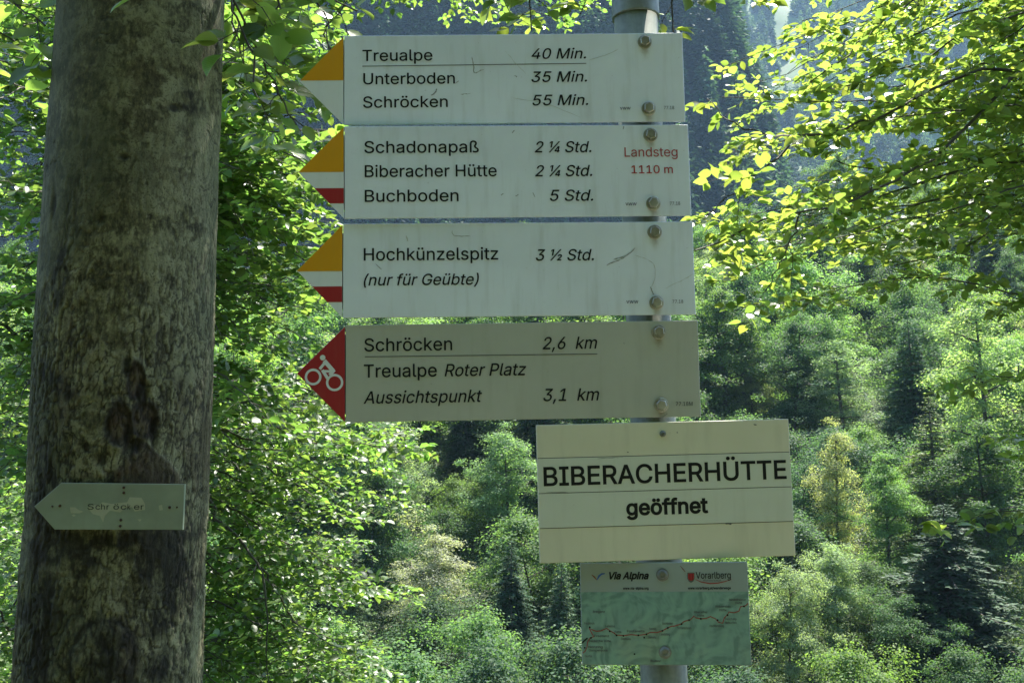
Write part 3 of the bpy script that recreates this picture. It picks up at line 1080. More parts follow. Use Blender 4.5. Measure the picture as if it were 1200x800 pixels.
class Foliage:
    """gathers twigs and leaves of one tree"""
    def __init__(s, seed, tpl=TPL_HI):
        s.rng = np.random.default_rng(seed)
        s.wood, s.P, s.D, s.N, s.S = [], [], [], [], []
        s.tpl = tpl
    def leaf(s, p, d, n, size):
        s.P.append(p); s.D.append(d); s.N.append(n); s.S.append(size)
    def twig(s, p0, d0, L, up, size, lsp, depth=0, r=0.0022):
        rng = s.rng
        k = max(3, int(L / 0.06))
        pts = [np.asarray(p0)]
        d = nrm(d0)
        for i in range(k):
            d = nrm(d + rng.normal(0, 0.10, 3) + np.array([0, 0, -0.035]))
            pts.append(pts[-1] + d * L / k)
        pts = np.array(pts)
        s.wood.append((pts, np.linspace(r, 0.0007, len(pts))))
        n = max(2, int(L / lsp))
        for i in range(n):
            t = (i + 0.6 + rng.uniform(-0.3, 0.3)) / n
            t = min(1.0, t)
            if t < 0.08:
                continue
            x = t * k
            j = min(k - 1, int(x))
            p = pts[j] + (pts[j + 1] - pts[j]) * (x - j)
            tg = nrm(pts[j + 1] - pts[j])
            sd = nrm(np.cross(up, tg)) * (1 if i % 2 else -1)
            ld = nrm(tg * 0.75 + sd * 0.85 + np.array([0, 0, -0.22]) + rng.normal(0, 0.22, 3))
            ln = nrm(up + rng.normal(0, 0.42, 3))
            s.leaf(p + ld * 0.008, ld, ln, size * rng.uniform(0.62, 1.18))
            if depth > 0 and rng.random() < 0.42 and t < 0.85:
                s.twig(p, nrm(tg * 0.8 + sd * 0.8 + rng.normal(0, 0.15, 3)), L * rng.uniform(0.3, 0.55) * (1.1 - t * 0.6), up, size, lsp, depth - 1, r * 0.7)
        s.leaf(pts[-1], d, nrm(up + rng.normal(0, 0.3, 3)), size)
    def branch(s, pts, r0, r1, leaf_from=0.15, step=0.085, tl=0.42, size=0.066, lsp=0.034, depth=1, n=None, jit=0.006, skip=0.0, tilt=0.0):
        rng = s.rng
        L = float(np.sum(np.linalg.norm(np.diff(np.asarray(pts), axis=0), axis=1)))
        n = n or max(8, int(L / 0.10))
        pa = smooth_path(pts, n, jit, rng)
        t = np.linspace(0, 1, n)
        s.wood.append((pa, r1 + (r0 - r1) * (1 - t) ** 1.15))
        k = max(1, int(L * (1 - leaf_from) / step))
        for i in range(k):
            u = leaf_from + (1 - leaf_from) * (i + rng.random()) / k
            if rng.random() < skip:
                continue
            x = u * (n - 1)
            j = min(n - 2, int(x))
            p = pa[j] + (pa[j + 1] - pa[j]) * (x - j)
            tg = nrm(pa[j + 1] - pa[j])
            up = nrm(np.array([0, 0, 1.0]) + rng.normal(0, 0.16, 3) + np.array([0, -tilt, 0]))
            sd = nrm(np.cross(up, tg)) * (1 if i % 2 else -1)
            d = nrm(tg * rng.uniform(0.5, 0.95) + sd * 0.9 + rng.normal(0, 0.16, 3) + up * rng.uniform(-0.15, 0.12))
            ll = tl * rng.uniform(0.45, 1.15) * (1.15 - 0.55 * u)
            s.twig(p, d, ll, up, size, lsp, depth, 0.0014 + 0.3 * (r1 + (r0 - r1) * (1 - u)) * 0.35)
    def build(s, root, leaf_mat, extra_wood=None, name_leaf="foliage", name_wood="branch"):
        wood = s.wood + (extra_wood or [])
        thick = [w for w in wood if w[1][0] > 0.006]
        thin = [w for w in wood if w[1][0] <= 0.006]
        V, Q, off = [], [], 0
        for grp, ns in ((thick, 8), (thin, 4)):
            if grp:
                v, q = tubes(grp, ns)
                V.append(v); Q.append(q + off); off += len(v)
        obj(name_wood, mesh_np(name_wood, np.concatenate(V), [np.concatenate(Q)], True), M['twig'], root)
        tv, tuv, tq, tt = s.tpl
        pos, D, Nn, S = np.array(s.P), np.array(s.D), np.array(s.N), np.array(s.S)
        D = unit(D - Nn * np.sum(D * Nn, 1, keepdims=True))
        side = np.cross(D, Nn)
        rng = s.rng
        fold = rng.uniform(0.3, 1.6, len(pos))
        wid = rng.uniform(0.85, 1.1, len(pos))
        loc = tv[None, :, :] * np.ones((len(pos), 1, 1))
        z = loc[:, :, 2] * fold[:, None]
        vv = pos[:, None, :] + S[:, None, None] * (side[:, None, :] * (loc[:, :, 0] * wid[:, None])[:, :, None] + D[:, None, :] * loc[:, :, 1][:, :, None] + Nn[:, None, :] * z[:, :, None])
        nv = len(tv)
        offs = (np.arange(len(pos)) * nv)[:, None, None]
        q = (tq[None] + offs).reshape(-1, 4)
        t = (tt[None] + offs).reshape(-1, 3)
        me = mesh_np(name_leaf, vv.reshape(-1, 3), [q, t], True, np.tile(tuv, (len(pos), 1)))
        print("leaves", root.name, len(pos))
        return obj(name_leaf, me, leaf_mat, root)

def px_path(lst):
    return [P(*a) for a in lst]

# --- right-hand beech: trunk stands outside the picture, its limbs reach in from the right
RX, RY = 5.3, 5.6
rz = float(ground_z(RX, RY))
right_tree = thing("beech_tree", (0, 0, 0), "sunlit yellow-green beech reaching in from the right over the valley", "tree")
FR = Foliage(21)
tp = np.array([[RX + 0.10, RY, rz - 0.3], [RX, RY, rz + 1.2], [RX - 0.06, RY + 0.05, 2.2], [RX - 0.12, RY + 0.1, 4.0], [RX - 0.05, RY + 0.1, 7.0], [RX, RY + 0.2, 10.0]])
tv_, tq_ = tubes([(smooth_path(tp, 40), np.linspace(0.19, 0.07, 40))], 20)
obj("trunk", mesh_np("trunk", tv_, [tq_], True), M['twig'], right_tree)
def from_right(z):
    return np.array([RX - 0.05, RY + 0.05, z])
R_BR = [
    ([(1290, 95, 5.3), (1200, 85, 5.1), (1150, 82, 5.0), (1110, 97, 4.9), (1080, 112, 4.85), (1040, 132, 4.8), (1005, 145, 4.75), (970, 157, 4.7), (925, 160, 4.6)], 2.9, 0.022, 0.004, 0.35),
    ([(1290, 60, 5.3), (1200, 82, 5.0), (1170, 110, 4.9), (1120, 160, 4.8), (1080, 195, 4.7), (1035, 217, 4.6), (990, 235, 4.5), (950, 247, 4.4), (900, 257, 4.3), (815, 292, 4.1)], 2.9, 0.020, 0.003, 0.35),
    ([(1290, -20, 5.6), (1200, 15, 5.3), (1150, 32, 5.2), (1110, 50, 5.1), (1080, 70, 5.1), (1040, 85, 5.0), (960, 110, 4.9)], 3.4, 0.014, 0.003, 0.3),
    ([(1290, -30, 5.2), (1200, 30, 5.6), (1125, 75, 5.7), (1060, 100, 5.8), (985, 100, 5.9)], 3.3, 0.013, 0.003, 0.3),
    ([(1290, 230, 5.4), (1190, 245, 5.2), (1150, 260, 5.1), (1100, 272, 5.0), (1050, 285, 4.9), (1000, 286, 4.8)], 2.0, 0.013, 0.003, 0.4),
    ([(1290, 150, 5.8), (1200, 170, 5.7), (1160, 185, 5.7), (1120, 188, 5.7), (1050, 200, 5.6), (980, 190, 5.5)], 2.5, 0.012, 0.003, 0.35),
    ([(1330, -130, 5.6), (1150, -45, 5.2), (1072, 0, 5.0), (1040, 20, 4.9), (1010, 45, 4.9), (990, 70, 4.8), (950, 95, 4.8)], 4.2, 0.012, 0.003, 0.35),
    ([(925, 170, 4.6), (895, 197, 4.55), (860, 225, 4.5), (815, 265, 4.4)], None, 0.006, 0.002, 0.1),
    ([(955, 159, 4.7), (915, 157, 4.7), (870, 150, 4.75), (845, 135, 4.8), (830, 115, 4.85)], None, 0.0055, 0.002, 0.75),
    ([(937, 250, 4.4), (927, 285, 4.38), (912, 315, 4.35), (895, 345, 4.3)], None, 0.005, 0.002, 0.2),
    ([(1290, 240, 6.2), (1200, 245, 6.0), (1160, 270, 5.9), (1120, 295, 5.9), (1050, 310, 5.8)], 2.0, 0.010, 0.003, 0.4),
    ([(1310, 330, 6.0), (1210, 345, 5.8), (1130, 330, 5.7), (1060, 325, 5.6), (960, 345, 5.4), (880, 362, 5.3)], 1.6, 0.010, 0.002, 0.42),
    ([(1320, 420, 5.0), (1225, 440, 4.9), (1150, 440, 4.8), (1110, 455, 4.8)], 1.3, 0.008, 0.002, 0.55),
    ([(1320, 540, 5.0), (1230, 590, 4.9), (1160, 600, 4.85), (1090, 615, 4.8)], 0.8, 0.008, 0.002, 0.55),
    ([(1320, 470, 5.6), (1230, 500, 5.5), (1180, 515, 5.5)], 1.1, 0.008, 0.002, 0.4),
]
for pts, z0, r0, r1, lf in R_BR:
    pp = px_path(pts)
    if z0 is not None:
        pp = [from_right(z0)] + pp
    FR.branch(pp, r0, r1, lf, step=0.085, tl=0.40, size=0.064, depth=1, n=40 if z0 else 16)
rr = np.random.default_rng(4)
for i in range(62):
    # further tiers of the same crown behind and above the named limbs
    ex = 835 + 330 * rr.random() ** 1.15
    lo = np.interp(ex, [820, 900, 1000, 1200], [385, 375, 345, 330])
    ey = -80 + (lo + 60) * rr.random() ** 1.25
    if ex < 885 and ey < 90 and rr.random() < 0.7:
        continue
    dd = rr.uniform(4.4, 8.6)
    end = P(ex, ey, dd)
    z0 = end[2] + rr.uniform(-0.1, 0.9)
    st = from_right(z0)
    md = st * 0.45 + end * 0.55 + np.array([rr.normal(0, 0.15), rr.normal(0, 0.3), rr.uniform(0.05, 0.28)])
    FR.branch([st, md, end], 0.012, 0.002, 0.30, step=0.10, tl=0.40, size=0.063, depth=1, n=22, jit=0.012, skip=0.22)
FR.build(right_tree, M['beech_leaf'])

# --- beech standing hidden behind the big trunk: limbs fan out on both sides of it
HB = P(132, 560, 6.6)
HX, HY = float(HB[0]), float(HB[1])
hz0 = float(ground_z(HX, HY))
hidden = thing("beech_tree", (0, 0, 0), "green beech behind the big trunk with tiers of glinting leaves below", "tree")
FH = Foliage(22, TPL_LO)
tp = np.array([[HX, HY, hz0 - 0.3], [HX + 0.02, HY, 0.5], [HX + 0.05, HY + 0.02, 2.0], [HX + 0.10, HY + 0.1, 4.5], [HX + 0.15, HY + 0.1, 8.0]])
tv_, tq_ = tubes([(smooth_path(tp, 36), np.linspace(0.17, 0.07, 36))], 20)
obj("trunk", mesh_np("trunk", tv_, [tq_], True), M['twig'], hidden)
def from_hidden(z):
    return np.array([np.interp(z, tp[:, 2], tp[:, 0]), np.interp(z, tp[:, 2], tp[:, 1]), z])
H_BR = [
    ([(242, 580, 6.0), (250, 608, 5.95), (270, 624, 5.9), (290, 644, 5.85), (306, 664, 5.8), (312, 696, 5.75), (312, 760, 5.7), (318, 830, 5.7)], 1.5, 0.017, 0.003, 0.35),
    ([(244, 582, 6.2), (286, 604, 6.2), (322, 628, 6.2), (370, 650, 6.2), (430, 690, 6.2)], 1.45, 0.011, 0.002, 0.35),
    ([(248, 500, 6.4), (270, 518, 6.3), (286, 526, 6.3), (330, 528, 6.2), (400, 545, 6.2)], 1.9, 0.011, 0.002, 0.35),
    ([(250, 455, 6.4), (294, 480, 6.2), (326, 502, 6.1), (358, 518, 6.0), (418, 520, 6.0), (500, 528, 6.0)], 2.3, 0.011, 0.002, 0.35),
    ([(306, 664, 5.8), (326, 696, 5.9), (342, 724, 6.0), (374, 746, 6.1), (420, 770, 6.2)], None, 0.007, 0.002, 0.1),
    ([(20, 735, 5.6), (0, 712, 5.4), (-40, 690, 5.3)], 0.9, 0.014, 0.004, 0.5),
    ([(60, 400, 5.8), (35, 400, 5.6), (0, 380, 5.5), (-50, 350, 5.4)], 2.2, 0.024, 0.008, 0.55),
    ([(67, 110, 5.6), (30, 60, 5.3), (0, 38, 5.2), (-50, 10, 5.1)], 3.3, 0.015, 0.004, 0.4),
    ([(67, 100, 5.2), (35, 85, 5.1), (0, 70, 5.0), (-40, 60, 5.0)], 3.2, 0.013, 0.004, 0.4),
    ([(240, 130, 5.0), (258, 162, 4.6), (300, 172, 4.4), (341, 181, 4.2), (365, 200, 4.1)], 3.3, 0.013, 0.003, 0.4),
    ([(248, 205, 5.2), (280, 220, 5.1), (320, 245, 5.0), (350, 300, 4.9)], 3.0, 0.010, 0.002, 0.35),
    ([(246, 240, 4.6), (272, 242, 4.5), (285, 262, 4.5), (300, 300, 4.4)], 2.9, 0.007, 0.002, 0.4),
]
for pts, z0, r0, r1, lf in H_BR:
    pp = px_path(pts)
    if z0 is not None:
        pp = [from_hidden(z0)] + pp
    FH.branch(pp, r0, r1, lf, step=0.085, tl=0.42, size=0.064, depth=1, n=30)
# tiers: (x range, y range, depth range, count, skip)
TIERS = [
    ((250, 400), (20, 260), (3.6, 6.0), 40, 0.05),
    ((250, 385), (250, 480), (4.0, 6.0), 24, 0.08),
    ((262, 440), (500, 640), (6.2, 10.5), 30, 0.0),
    ((420, 540), (505, 600), (7.4, 10.6), 7, 0.05),
    ((250, 430), (620, 830), (6.2, 11.0), 46, 0.0),
    ((400, 490), (690, 830), (7.0, 10.0), 9, 0.05),
    ((-60, 60), (-40, 250), (4.2, 6.8), 24, 0.05),
    ((-60, 55), (250, 560), (4.4, 8.0), 22, 0.08),
    ((-60, 45), (560, 820), (5.4, 10.0), 26, 0.05),
    ((300, 720), (-90, 24), (6.2, 9.5), 34, 0.05),
]
for (xa, xb), (ya, yb), (da, db), cnt, sk in TIERS:
    for i in range(cnt):
        end = P(rr.uniform(xa, xb), rr.uniform(ya, yb), rr.uniform(da, db))
        z0 = min(7.5, max(hz0 + 0.5, end[2] + rr.uniform(-0.1, 0.7)))
        st = from_hidden(z0)
        md = st * 0.5 + end * 0.5 + np.array([rr.normal(0, 0.1), rr.normal(0, 0.2), rr.uniform(0.05, 0.30)])
        FH.branch([st, md, end], 0.011, 0.002, 0.32, step=0.11, tl=0.44, size=0.058, lsp=0.033, depth=1, n=20, jit=0.012, skip=sk)
FH.build(hidden, M['beech_leaf_far'])

# --- the big beech in front on the left
TY = 2.25                                   # its axis runs at this distance from the camera
big = thing("beech_tree", (0, 0, 0), "big grey-brown beech trunk with bark scars carrying an old arrow board", "tree")
EDGE_Y = np.array([0, 100, 200, 300, 400, 500, 600, 700, 800])
EDGE_L = np.array([72, 67, 61, 55, 48, 43, 37, 30, 24.])
EDGE_R = np.array([259, 257, 253, 250, 247.5, 246, 242, 238, 235.])
ez_, ex_, er_ = [], [], []
for yy, l, r in zip(EDGE_Y, EDGE_L, EDGE_R):
    a, b = ray(l, yy), ray(r, yy)
    pa, pb = a * TY / a[1], b * TY / b[1]
    ez_.append(EYE[2] + (pa[2] + pb[2]) / 2)
    ex_.append((pa[0] + pb[0]) / 2)
    er_.append(abs(pb[0] - pa[0]) / 2 * 0.985)
ez_, ex_, er_ = [np.array(t)[::-1] for t in (ez_, ex_, er_)]
ez_ = np.concatenate([[-0.3, 0.0, 0.45], ez_, [4.5, 9.0, 12.0]])
ex_ = np.concatenate([[ex_[0] - 0.05, ex_[0] - 0.045, ex_[0] - 0.02], ex_, [ex_[-1] + 0.08, ex_[-1] + 0.25, ex_[-1] + 0.3]])
er_ = np.concatenate([[0.34, 0.28, 0.222], er_, [0.155, 0.11, 0.05]])
def trunk_mesh():
    zs = np.unique(np.concatenate([np.arange(-0.3, 0.85, 0.03), np.arange(0.85, 2.75, 0.0026), np.arange(2.75, 12, 0.06)]))
    nt_ = 520
    th = np.linspace(0, 2 * math.pi, nt_, endpoint=False)
    T, Z = np.meshgrid(th, zs)
    cx, r0 = np.interp(Z, ez_, ex_), np.interp(Z, ez_, er_)
    ux, uy = np.cos(T), np.sin(T)
    # surface coordinates in metres for noise (wraps round the trunk)
    X, Y = ux * 0.19, uy * 0.19
    und = (fbm(X * 5, Y * 5, Z * 2.2, 3, 51) - 0.5) * 0.020
    lowf = sstep(2.35, 1.75, Z)
    wx = fbm(X * 16, Y * 16, Z * 9, 3, 60) - 0.5
    plate = fbm(X * 105 + wx * 2, Y * 105 + wx * 2, Z * 42 + wx * 3, 3, 52)
    ridg = np.abs(plate - 0.5) * 2
    crack = sstep(0.20, 0.03, ridg) * (0.25 + 0.75 * lowf) * sstep(0.36, 0.60, fbm(X * 9, Y * 9, Z * 5, 3, 53) + 0.14 * lowf)
    hor = np.abs(fbm(X * 7, Y * 7, Z * 46 + wx * 6, 3, 54) - 0.5) * 2
    hcr = sstep(0.055, 0.0, hor) * sstep(0.52, 0.66, fbm(X * 8, Y * 8, Z * 8, 2, 55))
    lich_n = fbm(X * 30 + wx * 3, Y * 30, Z * 24, 5, 56, 0.62)
    region = fbm(X * 5, Y * 5, Z * 3.2, 3, 57)
    lichen = sstep(0.47, 0.54, lich_n + (region - 0.5) * 0.45 + 0.06 * ux) * (0.45 + 0.55 * sstep(0.4, 0.6, fbm(X * 90, Y * 90, Z * 60, 3, 64)))
    flake = sstep(0.52, 0.57, fbm(X * 46, Y * 46, Z * 26, 4, 58)) * lowf
    algae = sstep(0.45, 0.75, region + 0.20 * (-ux) + 0.12 * sstep(2.1, 2.5, Z))
    stain = np.zeros_like(Z)
    scar = sstep(0.58, 0.74, fbm(X * 10 + 4, Y * 10, Z * 5, 4, 59)) * 0.7
    disp = und + (plate - 0.5) * 0.0030 * (0.35 + lowf) - crack * 0.0022 - hcr * 0.0018 + lichen * 0.0006 + flake * 0.0016
    front = sstep(0.15, -0.2, uy)
    # stains, scars and knots with shapes of their own, located on the bark by lateral offset and height
    fx = cx + r0 * ux
    fy = TY + r0 * uy
    dxz = fx / (fy / TY)
    n1 = fbm(X * 26, Y * 26, Z * 22, 4, 61) - 0.5
    n2 = fbm(X * 26 + 9, Y * 26, Z * 22, 4, 62) - 0.5
    def loc(px, py):
        d = ray(px, py)
        p = EYE + d * (TY - 0.17) / d[1]
        return p[0], p[2]
    K = (TY - 0.17) / FPX
    def blob(px, py, rx, ry, soft=0.45, rough=1.0, ang=0.0):
        x0, z0 = loc(px, py)
        a, b = (fx - x0) / K, (Z - z0) / K
        ca, sa = math.cos(ang), math.sin(ang)
        a, b = a * ca + b * sa, -a * sa + b * ca
        q = np.sqrt((a / rx) ** 2 + (b / ry) ** 2) + rough * (n1 * 1.1)
        return sstep(1 + soft, 1 - soft, q + 0.5 * n2) * front, np.sqrt((a / rx) ** 2 + (b / ry) ** 2)
    for a in [(64, 452, 20, 16), (56, 440, 10, 14), (84, 462, 9, 7), (172, 648, 26, 44), (190, 690, 17, 46), (182, 730, 10, 30), (120, 633, 70, 9), (60, 640, 28, 24),
              (48, 720, 26, 60), (42, 790, 20, 34), (98, 650, 30, 18), (122, 770, 28, 38), (150, 800, 34, 24), (185, 632, 24, 10), (103, 523, 6, 5), (122, 538, 6, 8), (197, 119, 6, 5),
              (148, 185, 5, 4), (122, 260, 4, 4), (58, 235, 5, 18), (52, 560, 16, 40), (208, 108, 12, 14), (70, 330, 9, 40)]:
        bl, _ = blob(*a[:4], soft=0.5, rough=1.6)
        stain = np.maximum(stain, bl * np.clip(0.25 + 1.5 * sstep(0.36, 0.56, fbm(X * 60 + a[0], Y * 60, Z * 30, 4, 63)), 0, 1) * (0.95 if a[2] > 6 else 0.8))
        if len(a) == 4 and a[2] <= 7:
            disp = disp - bl * 0.004
    # the cluster of old branch scars above the arrow board
    for px, py, rx, ry in [(159, 446, 9, 22), (141, 497, 15, 26), (167, 492, 13, 22)]:
        bl, q = blob(px, py, rx, ry, 0.25, 0.35)
        rim = np.exp(-((q - 1.0) / 0.16) ** 2) * front
        disp = disp + rim * 0.0035 - bl * 0.003
        stain = np.maximum(stain, 0.75 * np.exp(-((q - 0.86 + n2 * 0.5) / 0.22) ** 2) * front)
        scar = np.maximum(scar, bl * 0.9)
    for px, py, rx, ry in [(150, 512, 6, 16), (158, 520, 9, 9), (176, 505, 4, 16), (128, 500, 4, 17), (150, 430, 4, 14), (165, 462, 5, 16)]:
        bl, q = blob(px, py, rx, ry, 0.5, 0.9)
        stain = np.maximum(stain, bl)
        disp = disp - bl * 0.007
    x0, z0 = loc(166, 548)
    a, b = (fx - x0) / K, (Z - z0) / K
    tri = sstep(1.15, 0.85, np.abs(a) / np.clip((34 - b) * 0.72, 1, 60) + n1 * 0.7) * sstep(-34, -24, b) * sstep(32, 26, b) * front
    scar = np.maximum(scar, tri * 0.85)
    disp = disp + tri * 0.003
    bl, q = blob(122, 775, 33, 44, 0.2, 0.3)
    disp = disp + bl * 0.006
    stain = np.maximum(stain, 0.9 * np.exp(-((q - 1.05 + n2 * 0.4) / 0.10) ** 2) * front)
    for px, py, rx, ry in [(222, 700, 20, 120), (215, 470, 22, 60), (225, 215, 28, 60), (145, 205, 24, 16), (77, 310, 9, 7), (90, 25, 22, 34), (110, 610 - 60, 30, 20), (205, 350, 30, 40), (130, 420, 36, 20), (100, 680, 26, 40)]:
        bl, _ = blob(px, py, rx, ry, 0.8, 2.2)
        lichen = np.maximum(lichen, bl * sstep(0.40, 0.50, lich_n) * 0.95)
    lichen = lichen * (1 - stain)
    r = r0 + disp
    v = np.stack([cx + r * ux, TY + r * uy, Z], -1).reshape(-1, 3)
    nz = len(zs)
    i = np.arange(nz - 1)[:, None] * nt_
    j = np.arange(nt_)[None, :]
    q = np.stack([i + j, i + (j + 1) % nt_, i + nt_ + (j + 1) % nt_, i + nt_ + j], -1).reshape(-1, 4)
    return mesh_np("trunk", v, [q], True, None, {"lichen": lichen.ravel(), "algae": algae.ravel(), "stain": stain.ravel(), "scar": scar.ravel(), "crack": np.maximum(crack, hcr).ravel()})
obj("trunk", trunk_mesh(), M['bark'], big)
FB = Foliage(23)
def from_big(z):
    return np.array([np.interp(z, ez_, ex_), TY, z])
B_BR = [
    ([(300, -90, 2.35), (330, -30, 2.3), (322, 20, 2.3), (330, 60, 2.3)], 3.2, 0.008, 0.002, 0.30),
    ([(250, -70, 2.0), (268, -10, 1.95), (285, 40, 1.95), (300, 90, 1.95)], 3.0, 0.006, 0.002, 0.4),
    ([(330, -60, 2.6), (370, 0, 2.6), (385, 40, 2.6), (395, 80, 2.6)], 3.1, 0.006, 0.002, 0.4),
    ([(215, -130, 1.85), (225, -70, 1.82), (222, -30, 1.8), (205, -8, 1.8)], 3.0, 0.005, 0.002, 0.55),
    ([(250, -40, 2.2), (300, 60, 2.3), (330, 110, 2.4), (345, 150, 2.5)], 2.9, 0.005, 0.002, 0.4),
    ([(-20, -140, 2.5), (-20, -60, 2.4), (20, 0, 2.35), (50, 30, 2.3)], 3.1, 0.007, 0.002, 0.4),
    ([(-80, 0, 2.6), (-30, 60, 2.6), (20, 100, 2.6)], 3.0, 0.006, 0.002, 0.5),
    ([(480, -160, 3.4), (440, -60, 3.4), (400, 0, 3.4), (380, 30, 3.4)], 3.4, 0.008, 0.002, 0.5),
    ([(560, -180, 3.9), (618, -60, 3.6), (621, 0, 3.5), (624, 36, 3.5)], 3.9, 0.010, 0.003, 0.75),
    ([(700, -200, 4.0), (780, -70, 3.8), (788, 0, 3.7), (791, 40, 3.7)], 4.2, 0.010, 0.003, 0.8),
    ([(640, -150, 4.2), (670, -60, 4.2), (690, -10, 4.2), (680, 20, 4.2)], 4.2, 0.008, 0.002, 0.5),
    ([(290, -80, 2.7), (320, 10, 2.75), (350, 70, 2.8), (375, 120, 2.85)], 3.1, 0.006, 0.002, 0.35),
    ([(270, -60, 3.0), (275, 30, 3.0), (300, 110, 3.1), (325, 170, 3.2)], 3.0, 0.006, 0.002, 0.35),
    ([(350, -60, 2.2), (385, -10, 2.2), (415, 8, 2.2)], 3.0, 0.005, 0.002, 0.45),
    ([(520, -150, 4.2), (540, -60, 4.2), (580, -15, 4.2), (600, 15, 4.2)], 4.2, 0.008, 0.002, 0.5),
    ([(700, -150, 4.6), (790, -50, 4.6), (850, -12, 4.6), (900, 2, 4.6)], 4.6, 0.008, 0.002, 0.5),
]
for pts, z0, r0, r1, lf in B_BR:
    FB.branch([from_big(z0)] + px_path(pts), r0, r1, lf, step=0.085, tl=0.24, size=0.068, depth=1, n=26, tilt=0.55)
# the crown overhead that keeps the signs and the trunk in the shade
for i in range(58):
    y = rr.uniform(2.2, 5.6)
    x = rr.uniform(-1.9, 2.7) + 0.03 * y
    z = 1.6 + 0.50 * y + rr.uniform(0.75, 3.2)
    z0 = rr.uniform(3.6, 8.5)
    st, end = from_big(z0), np.array([x, y, z])
    md = st * 0.5 + end * 0.5 + np.array([0, 0, 0.5])
    if md[2] < 1.9 + 0.5 * md[1]:
        md[2] = 1.9 + 0.5 * md[1]
    FB.branch([st, md, end], 0.018, 0.003, 0.45, step=0.16, tl=0.55, size=0.075, lsp=0.05, depth=1, n=14, jit=0.01)
FB.build(big, M['beech_leaf'])

# ------------------------------------------------------------------ signpost
POLE_Y = 1.366
def pole_at(px, py):
    d = ray(px, py)
    return EYE + d * POLE_Y / d[1]
p_top, p_bot = pole_at(745, 20), pole_at(778, 790)
ax = nrm(p_top - p_bot)
foot = p_bot - ax * (p_bot[2] / ax[2])
cap_z = np.linalg.norm(pole_at(744, 19) - foot)
post = thing("signpost", foot, "galvanised steel signpost carrying the yellow-tipped hiking signs", "signpost")
post.rotation_euler = Vector(ax).to_track_quat('Z', 'Y').to_euler()
MB().lathe([(0.0305, -0.4), (0.0308, 0.5), (0.0308, cap_z + 0.03)], 48).build("pole", M['pole'], post, True)
cp = MB().lathe([(0.0312, cap_z - 0.004), (0.0334, cap_z - 0.004), (0.0336, cap_z - 0.002), (0.0332, cap_z + 0.004), (0.0328, cap_z + 0.05), (0.0300, cap_z + 0.062), (0.018, cap_z + 0.068), (0.004, cap_z + 0.070)], 48)
cp.build("post_cap", M['cap'], post, True)

# ------------------------------------------------------------------ lettering
FONTS = {}
def get_font():
    """Blender's own interface typeface, or its built-in one where that is missing"""
    if 'f' not in FONTS:
        try:
            FONTS['f'] = bpy.data.fonts.load(bpy.utils.system_resource('DATAFILES', path='fonts') + '/Inter.woff2')
        except Exception:
            FONTS['f'] = None
    return FONTS['f']
def _outlines(cu):
    """closed outlines of a text curve as point lists"""
    out = []
    for sp in cu.splines:
        pts = []
        if sp.type == 'BEZIER':
            bp = sp.bezier_points
            n = len(bp)
            for i in range(n):
                a, b = bp[i], bp[(i + 1) % n]
                p0, p1, p2, p3 = [np.array(v[:2]) for v in (a.co, a.handle_right, b.handle_left, b.co)]
                chord = np.linalg.norm(p3 - p0)
                bow = abs((p1 - p0)[0] * (p3 - p0)[1] - (p1 - p0)[1] * (p3 - p0)[0]) + abs((p2 - p0)[0] * (p3 - p0)[1] - (p2 - p0)[1] * (p3 - p0)[0])
                k = 1 if bow < 1e-5 * max(chord, 1e-3) else 5
                for q in range(k):
                    t = q / k
                    pts.append((1 - t) ** 3 * p0 + 3 * (1 - t) ** 2 * t * p1 + 3 * (1 - t) * t * t * p2 + t ** 3 * p3)
        else:
            pts = [np.array(p.co[:2]) for p in sp.points]
        cl = []
        for p in pts:
            if not cl or np.linalg.norm(p - cl[-1]) > 1e-5:
                cl.append(p)
        if len(cl) > 2 and np.linalg.norm(cl[0] - cl[-1]) < 1e-5:
            cl.pop()
        if len(cl) > 2:
            out.append(np.array(cl))
    return out

def _area(p):
    x, y = p[:, 0], p[:, 1]
    return 0.5 * float(np.sum(x * np.roll(y, -1) - np.roll(x, -1) * y))

def _grow(p, w):
    """push an outline out along its right-hand normals by w"""
    if w == 0:
        return p
    e = np.roll(p, -1, 0) - p
    e = e / (np.linalg.norm(e, axis=1, keepdims=True) + 1e-9)
    n = np.stack([e[:, 1], -e[:, 0]], 1)
    n0 = np.roll(n, 1, 0)
    m_ = n + n0
    m_ /= (np.linalg.norm(m_, axis=1, keepdims=True) + 1e-9)
    return p + m_ * (w / np.clip(np.sum(m_ * n, 1, keepdims=True), 0.55, 1))

